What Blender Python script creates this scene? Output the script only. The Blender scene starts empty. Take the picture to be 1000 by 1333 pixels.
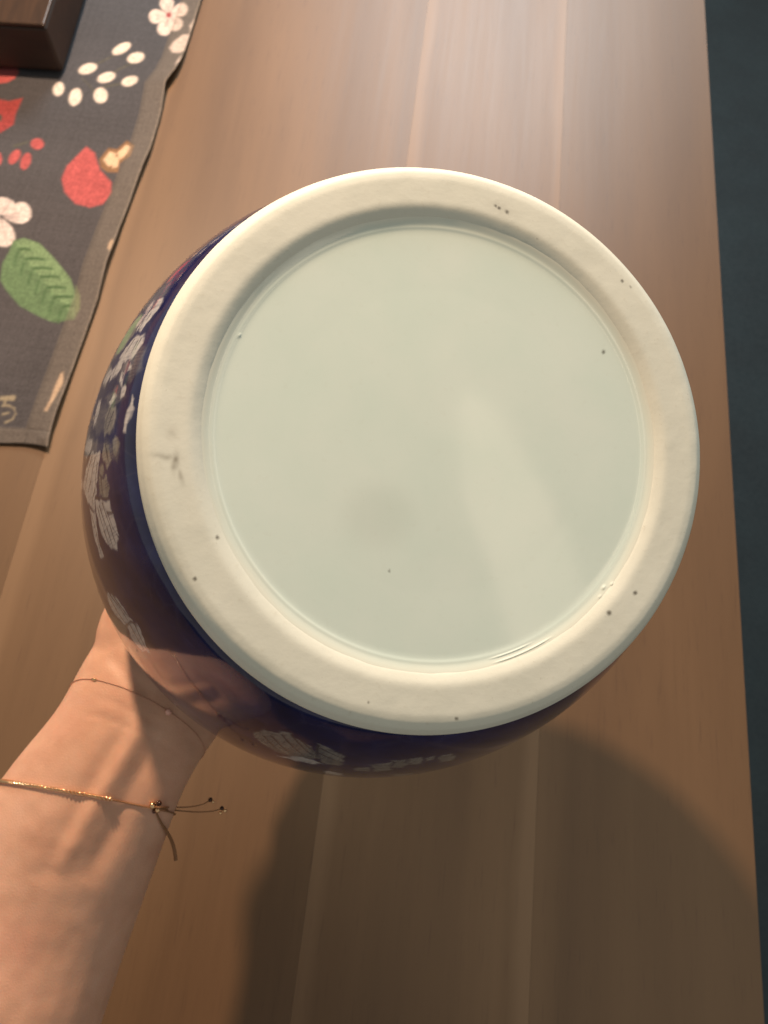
import bpy, bmesh, math, random
import numpy as np
from mathutils import Vector, Matrix, Quaternion
from mathutils.bvhtree import BVHTree

random.seed(7)
rng = np.random.default_rng(7)
scene = bpy.context.scene
COL = scene.collection

# ------------------------------------------------------------------ camera
F = 1001.0                                   # focal length in pixels of the 1000 x 1333 photograph
CAM = np.array([0.0, 0.0, 0.5])
RW = np.array([[0.99336787, -0.11285828, 0.02198388],
               [0.11301614, 0.92320976, -0.36730245],
               [0.02115739, 0.36735099, 0.92984172]])
cd = bpy.data.cameras.new('camera')
cam = bpy.data.objects.new('camera', cd)
COL.objects.link(cam)
cd.sensor_fit = 'AUTO'; cd.sensor_width = 36.0; cd.lens = F / 1333.0 * 36.0
cd.clip_start = 0.01; cd.clip_end = 50.0
m4 = Matrix.Identity(4)
for i in range(3):
    for j in range(3):
        m4[i][j] = RW[i][j]
    m4[i][3] = CAM[i]
cam.matrix_world = m4
cd.dof.use_dof = True
cd.dof.focus_distance = 0.215
cd.dof.aperture_fstop = 22.0
scene.camera = cam

def at(x, y, depth):                         # a place in the room from where it is seen and how far off it is
    return CAM + RW @ (np.array([x - 500.0, 666.5 - y, -F]) / F * depth)
def on_table(x, y, z=0.0):
    r = RW @ np.array([x - 500.0, 666.5 - y, -F])
    return CAM + r * ((z - CAM[2]) / r[2])
def seen(P):
    c = (np.asarray(P, float) - CAM) @ RW
    return np.stack([500 + F * c[..., 0] / -c[..., 2], 666.5 - F * c[..., 1] / -c[..., 2]], -1)

# ------------------------------------------------------------------ light
world = bpy.data.worlds.new('World'); scene.world = world
world.use_nodes = True
bg = world.node_tree.nodes['Background']
bg.inputs[0].default_value = (1.0, 0.94, 0.83, 1.0)
bg.inputs[1].default_value = 0.255

def lamp(name, kind, loc, target, energy, color, **kw):
    d = bpy.data.lights.new(name, kind); d.energy = energy; d.color = color
    for k, v in kw.items(): setattr(d, k, v)
    o = bpy.data.objects.new(name, d); COL.objects.link(o)
    o.location = loc
    o.rotation_euler = (Vector(target) - Vector(loc)).to_track_quat('-Z', 'Y').to_euler()
    return o
# the pendant lamp over the runner: it throws the round shadow of the jar towards the near edge
lamp('pendant_lamp', 'POINT', (-0.313, 0.665, 0.761), (0, 0, 0), 37.0, (1.0, 0.67, 0.43), shadow_soft_size=0.025)
# a cool bright opening far beyond the head of the table: the pale sheen on the wood
lamp('far_window', 'AREA', (0.10, 2.15, 1.25), (0.05, 0.5, 0.0), 32.0, (0.91, 0.98, 1.0), shape='RECTANGLE', size=0.8, size_y=0.55)
# added faint strip lamp, placed overhead so the glazed base mirrors a pale band
st = lamp('added_mirror_strip', 'AREA', (1.38, -0.30, 2.4), (1.38, -0.30, 0.0), 1.9, (1.0, 0.80, 0.58), shape='ELLIPSE', size=1.45, size_y=0.31)
st.rotation_euler = (0, 0, math.radians(-57))

scene.view_settings.view_transform = 'Standard'
scene.view_settings.look = 'None'
scene.view_settings.exposure = 0.2
scene.view_settings.gamma = 1.0
scene.render.engine = 'CYCLES'
scene.cycles.use_denoising = True
scene.cycles.max_bounces = 8

# ------------------------------------------------------------------ helpers
def link(o, parent=None):
    COL.objects.link(o)
    if parent is not None: o.parent = parent
    return o
def obj(name, verts, faces, mat, parent=None, smooth=True):
    me = bpy.data.meshes.new(name)
    me.from_pydata([tuple(map(float, v)) for v in verts], [], faces)
    me.update()
    if mat: me.materials.append(mat)
    if smooth: me.polygons.foreach_set('use_smooth', [True] * len(me.polygons))
    return link(bpy.data.objects.new(name, me), parent)
def empty(name, loc=(0, 0, 0), label=None, cat=None, group=None):
    o = bpy.data.objects.new(name, None); link(o); o.location = loc; o.empty_display_size = 0.02
    tag(o, label, cat, group)
    return o
def tag(o, label=None, cat=None, group=None, kind=None):
    if label: o['label'] = label
    if cat: o['category'] = cat
    if group: o['group'] = group
    if kind: o['kind'] = kind
    return o
def grid_obj(name, P, mat, parent=None, wrap=False, attrs=None):
    """P: (nu, nv, 3) lattice of points -> one smooth mesh; attrs: name -> (nu, nv, 3) colours"""
    nu, nv = P.shape[:2]
    idx = np.arange(nu * nv).reshape(nu, nv)
    a = idx if wrap else idx[:-1]
    b = np.roll(idx, -1, 0) if wrap else idx[1:]
    q = np.stack([a[:, :-1], b[:, :-1], b[:, 1:], a[:, 1:]], -1).reshape(-1, 4)
    me = bpy.data.meshes.new(name)
    me.vertices.add(nu * nv); me.vertices.foreach_set('co', P.reshape(-1).astype(np.float32))
    me.loops.add(q.size); me.loops.foreach_set('vertex_index', q.reshape(-1).astype(np.int32))
    me.polygons.add(len(q))
    me.polygons.foreach_set('loop_start', (np.arange(len(q)) * 4).astype(np.int32))
    me.polygons.foreach_set('loop_total', np.full(len(q), 4, np.int32))
    me.polygons.foreach_set('use_smooth', np.ones(len(q), bool))
    me.update(calc_edges=True)
    me.validate()
    for k, v in (attrs or {}).items():
        at_ = me.attributes.new(k, 'FLOAT_COLOR', 'POINT')
        c = np.concatenate([v.reshape(-1, 3), np.ones((nu * nv, 1))], 1)
        at_.data.foreach_set('color', c.reshape(-1).astype(np.float32))
    me.materials.append(mat)
    return link(bpy.data.objects.new(name, me), parent)
def tube(pts, rad, k=8, cap=True):
    """verts, faces of a round tube along pts; rad: number or list"""
    pts = np.asarray(pts, float); n_ = len(pts)
    rad = np.full(n_, rad) if np.isscalar(rad) else np.asarray(rad)
    T = np.gradient(pts, axis=0); T /= np.linalg.norm(T, axis=1)[:, None] + 1e-12
    up = np.array([0.13, 0.31, 0.94]); V = []
    for i in range(n_):
        s = np.cross(T[i], up); s /= np.linalg.norm(s) + 1e-12
        u = np.cross(s, T[i]); up = u
        for j in range(k):
            a = 2 * math.pi * j / k
            V.append(pts[i] + rad[i] * (math.cos(a) * s + math.sin(a) * u))
    Fc = [(i * k + j, i * k + (j + 1) % k, (i + 1) * k + (j + 1) % k, (i + 1) * k + j) for i in range(n_ - 1) for j in range(k)]
    if cap:
        Fc.append(tuple(range(k))[::-1]); Fc.append(tuple((n_ - 1) * k + j for j in range(k)))
    return V, Fc
def ball(c, r, nu=12, nv=8, sc=(1, 1, 1)):
    V = [np.array(c) + np.array(sc) * r * np.array([math.sin(math.pi * i / nv) * math.cos(2 * math.pi * j / nu), math.sin(math.pi * i / nv) * math.sin(2 * math.pi * j / nu), math.cos(math.pi * i / nv)]) for i in range(nv + 1) for j in range(nu)]
    Fc = [(i * nu + j, (i + 1) * nu + j, (i + 1) * nu + (j + 1) % nu, i * nu + (j + 1) % nu) for i in range(nv) for j in range(nu)]
    return V, Fc
def join(parts):
    V, Fc = [], []
    for v, f_ in parts:
        o = len(V); V += list(v); Fc += [tuple(o + i for i in f) for f in f_]
    return V, Fc
def box_bm(name, lo, hi, mat, parent=None, bevel=0.002, seg=3):
    bm = bmesh.new()
    bmesh.ops.create_cube(bm, size=1.0)
    for v in bm.verts:
        v.co = Vector([(lo[i] + hi[i]) / 2 + v.co[i] * (hi[i] - lo[i]) for i in range(3)])
    if bevel: bmesh.ops.bevel(bm, geom=list(bm.edges), offset=bevel, segments=seg, profile=0.5, affect='EDGES')
    me = bpy.data.meshes.new(name); bm.to_mesh(me); bm.free()
    me.materials.append(mat)
    if not bevel: return link(bpy.data.objects.new(name, me), parent)
    me.polygons.foreach_set('use_smooth', [True] * len(me.polygons))
    o = link(bpy.data.objects.new(name, me), parent)
    md = o.modifiers.new('weighted', 'WEIGHTED_NORMAL'); md.keep_sharp = True
    return o

class NT:
    """a small node-tree writer"""
    def __init__(self, name):
        self.m = bpy.data.materials.new(name); self.m.use_nodes = True
        self.t = self.m.node_tree; self.b = self.t.nodes['Principled BSDF']
    def n(self, kind, **kw):
        nd = self.t.nodes.new(kind)
        for k, v in kw.items():
            if k.startswith('i_'): nd.inputs[k[2:].replace('_', ' ')].default_value = v
            else: setattr(nd, k, v)
        return nd
    def l(self, a, b): self.t.links.new(a, b); return self
    def set(self, **kw):
        for k, v in kw.items():
            k = k.replace('_', ' ')
            if isinstance(v, bpy.types.NodeSocket): self.l(v, self.b.inputs[k])
            else: self.b.inputs[k].default_value = v
        return self
    def coords(self, scale=(1, 1, 1), out='Object'):
        tc = self.n('ShaderNodeTexCoord'); mp = self.n('ShaderNodeMapping'); mp.inputs['Scale'].default_value = scale
        self.l(tc.outputs[out], mp.inputs['Vector']); self.mp = mp
        return mp.outputs[0]
    def noise(self, vec, scale, detail=4, rough=0.5, dist=0.0):
        nd = self.n('ShaderNodeTexNoise'); nd.inputs['Scale'].default_value = scale; nd.inputs['Detail'].default_value = detail
        nd.inputs['Roughness'].default_value = rough; nd.inputs['Distortion'].default_value = dist
        self.l(vec, nd.inputs['Vector']); return nd.outputs['Fac']
    def ramp(self, fac, stops):
        nd = self.n('ShaderNodeValToRGB'); e = nd.color_ramp.elements
        while len(e) < len(stops): e.new(0.5)
        for el, (p, c) in zip(e, stops):
            el.position = p; el.color = (c, c, c, 1) if np.isscalar(c) else (*c, 1)
        self.l(fac, nd.inputs[0]); return nd.outputs[0]
    def mix(self, fac, a, b, mode='MIX'):
        nd = self.n('ShaderNodeMix', data_type='RGBA', blend_type=mode)
        for s, v in ((nd.inputs[0], fac), (nd.inputs[6], a), (nd.inputs[7], b)):
            if isinstance(v, bpy.types.NodeSocket): self.l(v, s)
            else: s.default_value = v if np.isscalar(v) else (*v, 1)
        return nd.outputs[2]
    def math(self, op, a, b=0.0):
        nd = self.n('ShaderNodeMath', operation=op)
        for s, v in zip(nd.inputs, (a, b)):
            if isinstance(v, bpy.types.NodeSocket): self.l(v, s)
            else: s.default_value = v
        return nd.outputs[0]
    def attr(self, name, kind='GEOMETRY'):
        nd = self.n('ShaderNodeAttribute', attribute_name=name, attribute_type=kind); return nd
    def bump(self, height, strength=0.2, dist=0.001):
        nd = self.n('ShaderNodeBump'); nd.inputs['Strength'].default_value = strength; nd.inputs['Distance'].default_value = dist
        self.l(height, nd.inputs['Height']); self.l(nd.outputs[0], self.b.inputs['Normal']); return self

# ------------------------------------------------------------------ materials
def wood_material():
    w = NT('oiled walnut')
    tone = w.attr('tone', 'OBJECT').outputs['Fac']; sap = w.attr('sapwood', 'OBJECT').outputs['Fac']
    shift = w.attr('shift', 'OBJECT').outputs['Fac']
    tc = w.n('ShaderNodeTexCoord'); off = w.n('ShaderNodeCombineXYZ'); w.l(shift, off.inputs[0]); w.l(shift, off.inputs[1])
    add = w.n('ShaderNodeVectorMath', operation='ADD'); w.l(tc.outputs['Object'], add.inputs[0]); w.l(off.outputs[0], add.inputs[1])
    def sc(v):
        mp = w.n('ShaderNodeMapping'); mp.inputs['Scale'].default_value = v; w.l(add.outputs[0], mp.inputs[0]); return mp.outputs[0]
    broad = w.noise(sc((16, 1.3, 8)), 1.0, 4, 0.5, 0.8)
    fine = w.noise(sc((150, 5, 60)), 1.0, 5, 0.6, 0.5)
    pores = w.noise(sc((900, 30, 300)), 1.0, 3, 0.6)
    c = w.ramp(broad, [(0.28, (0.114, 0.064, 0.031)), (0.5, (0.139, 0.079, 0.038)), (0.74, (0.164, 0.095, 0.047))])
    c = w.mix(0.4, c, w.ramp(fine, [(0.3, 0.46), (0.7, 0.54)]), 'OVERLAY')
    c = w.mix(w.ramp(pores, [(0.30, 0.42), (0.40, 0.0)]), c, (0.06, 0.03, 0.018))
    # sapwood: a paler strip along one long edge, its border wandering
    sx = w.n('ShaderNodeSeparateXYZ'); w.l(tc.outputs['Object'], sx.inputs[0])
    wob = w.math('MULTIPLY', w.math('SUBTRACT', w.noise(sc((3, 4, 3)), 1.0, 3), 0.5), 0.018)
    edge = w.math('ADD', sx.outputs[0], wob)
    d = w.math('SUBTRACT', sap, edge)
    fade = w.ramp(w.math('MULTIPLY', d, 40.0), [(0.0, 0.0), (0.28, 0.75), (1.0, 1.0)])
    d2 = w.math('SUBTRACT', edge, w.attr('sapwood_far', 'OBJECT').outputs['Fac'])
    fade2 = w.ramp(w.math('MULTIPLY', d2, 40.0), [(0.0, 0.0), (0.28, 0.75), (1.0, 1.0)])
    fade = w.math('MAXIMUM', fade, fade2)
    c = w.mix(w.math('MULTIPLY', fade, 0.5), c, (0.25, 0.155, 0.085))
    hs = w.n('ShaderNodeHueSaturation'); w.l(c, hs.inputs['Color']); w.l(tone, hs.inputs['Value'])
    w.set(Base_Color=hs.outputs[0], Roughness=w.ramp(fine, [(0.2, 0.44), (0.8, 0.49)]), Specular_IOR_Level=0.5)
    w.bump(fine, 0.03, 0.0004)
    return w.m
def dark_wood(name, lo, hi, rough):
    w = NT(name); v = w.coords((10, 60, 60))
    f = w.noise(v, 1.0, 5, 0.6, 1.0)
    w.set(Base_Color=w.ramp(f, [(0.3, lo), (0.7, hi)]), Roughness=rough); w.bump(f, 0.1, 0.0006)
    return w.m
def plain(name, color, rough=0.5, metal=0.0, noise=0.15, scale=400, bump=0.0, **kw):
    w = NT(name); f = w.noise(w.coords(), scale, 4)
    lo = tuple(c * (1 - noise) for c in color); hi = tuple(min(1, c * (1 + noise)) for c in color)
    w.set(Base_Color=w.ramp(f, [(0.3, lo), (0.7, hi)]), Roughness=rough, Metallic=metal, **kw)
    if bump: w.bump(f, bump, 0.0005)
    return w.m
M_WOOD = wood_material()

# ------------------------------------------------------------------ floor
def build_floor():
    w = NT('dark slate floor'); v = w.coords()
    f = w.noise(v, 9, 6, 0.6); g = w.noise(v, 160, 3)
    c = w.ramp(f, [(0.3, (0.009, 0.017, 0.021)), (0.7, (0.015, 0.028, 0.033))])
    w.set(Base_Color=c, Roughness=w.ramp(g, [(0.3, 0.6), (0.7, 0.75)])); w.bump(g, 0.2, 0.002)
    z = -0.74
    o = obj('floor', [(-2.5, -2, z), (3.5, -2, z), (3.5, 4, z), (-2.5, 4, z)], [(0, 1, 2, 3)], w.m, None, False)
    tag(o, 'dark slate blue floor below the right edge of the table', kind='structure')
build_floor()

# ------------------------------------------------------------------ table: planks side by side
def build_table():
    root = empty('table', (-0.35, 0.45, 0), 'brown walnut plank table top under the jar and the floral runner', 'table')
    bpy.context.view_layer.update()
    # left, right, tone, width of pale sapwood at its left edge, grain shift
    rows = [(0.1025, 0.2340, 0.90, 0.000, 3.1), (-0.0290, 0.1024, 1.0, 0.013, 0.4), (-0.2575, -0.0291, 0.97, 0.016, 7.7),
            (-0.3900, -0.2576, 0.93, 0.0, 9.4), (-0.5200, -0.3902, 1.04, 0.004, 2.2),
            (-0.6500, -0.5202, 0.97, 0.0, 6.6), (-0.7800, -0.6502, 1.0, 0.01, 8.3), (-0.9100, -0.7802, 0.95, 0.0, 1.2)]
    y0, y1 = -0.42, 1.35
    for (a, b, tone, sap, sh) in rows:
        cx = (a + b) / 2
        o = box_bm('plank', (a - cx, y0 - 0.45, -0.032), (b - cx, y1 - 0.45, 0.0), M_WOOD, root, 0.0, 1)
        o.location = (cx + 0.35, 0, 0)
        o['tone'] = tone; o['shift'] = sh
        o['sapwood'] = (a - cx + sap) if sap else -1.0
        o['sapwood_far'] = (b - cx - 0.010) if a == -0.0290 else 1.0
    # rails below hold the planks
    M_RAIL = dark_wood('dark walnut rail', (0.05, 0.025, 0.014), (0.08, 0.04, 0.024), 0.5)  # darker brown than the planks
    for y in (-0.25, 1.15):
        box_bm('rail', (-0.53, y - 0.45 - 0.03, -0.072), (0.55, y - 0.45 + 0.03, -0.0325), M_RAIL, root, 0.003)
    for x in (-0.50, 0.52):
        for y in (-0.25, 1.15):
            box_bm('leg', (x - 0.03, y - 0.45 - 0.029, -0.739), (x + 0.03, y - 0.45 + 0.029, -0.0725), M_RAIL, root, 0.004)
build_table()

# ------------------------------------------------------------------ polygons printed or painted on a surface
def poly_cover(X, Y, poly, soft):
    """how much of each point (X, Y) a polygon covers, 0..1 with a soft edge"""
    p = np.asarray(poly, float); out = np.zeros(X.shape)
    lo = p.min(0) - soft; hi = p.max(0) + soft
    m = (X >= lo[0]) & (X <= hi[0]) & (Y >= lo[1]) & (Y <= hi[1])
    if not m.any(): return out
    x = X[m]; y = Y[m]; ins = np.zeros(x.shape, bool); d = np.full(x.shape, 1e9)
    for (ax, ay), (bx, by) in zip(p, np.roll(p, -1, 0)):
        cr = ((ay > y) != (by > y)); den = by - ay if abs(by - ay) > 1e-12 else 1e-12
        ins ^= cr & (x < (bx - ax) * (y - ay) / den + ax)
        ex, ey = bx - ax, by - ay; L = ex * ex + ey * ey + 1e-15
        t = np.clip(((x - ax) * ex + (y - ay) * ey) / L, 0, 1)
        d = np.minimum(d, np.hypot(x - ax - t * ex, y - ay - t * ey))
    out[m] = np.clip(0.5 + np.where(ins, d, -d) / soft, 0, 1)
    return out
def value_noise(X, Y, s, seed):
    r = np.random.default_rng(seed); T = r.random((64, 64))
    x = X * s; y = Y * s; i = np.floor(x).astype(int); j = np.floor(y).astype(int)
    u = x - i; v = y - j; u = u * u * (3 - 2 * u); v = v * v * (3 - 2 * v)
    g = lambda a, b: T[a % 64, b % 64]
    return (g(i, j) * (1 - u) + g(i + 1, j) * u) * (1 - v) + (g(i, j + 1) * (1 - u) + g(i + 1, j + 1) * u) * v

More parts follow.
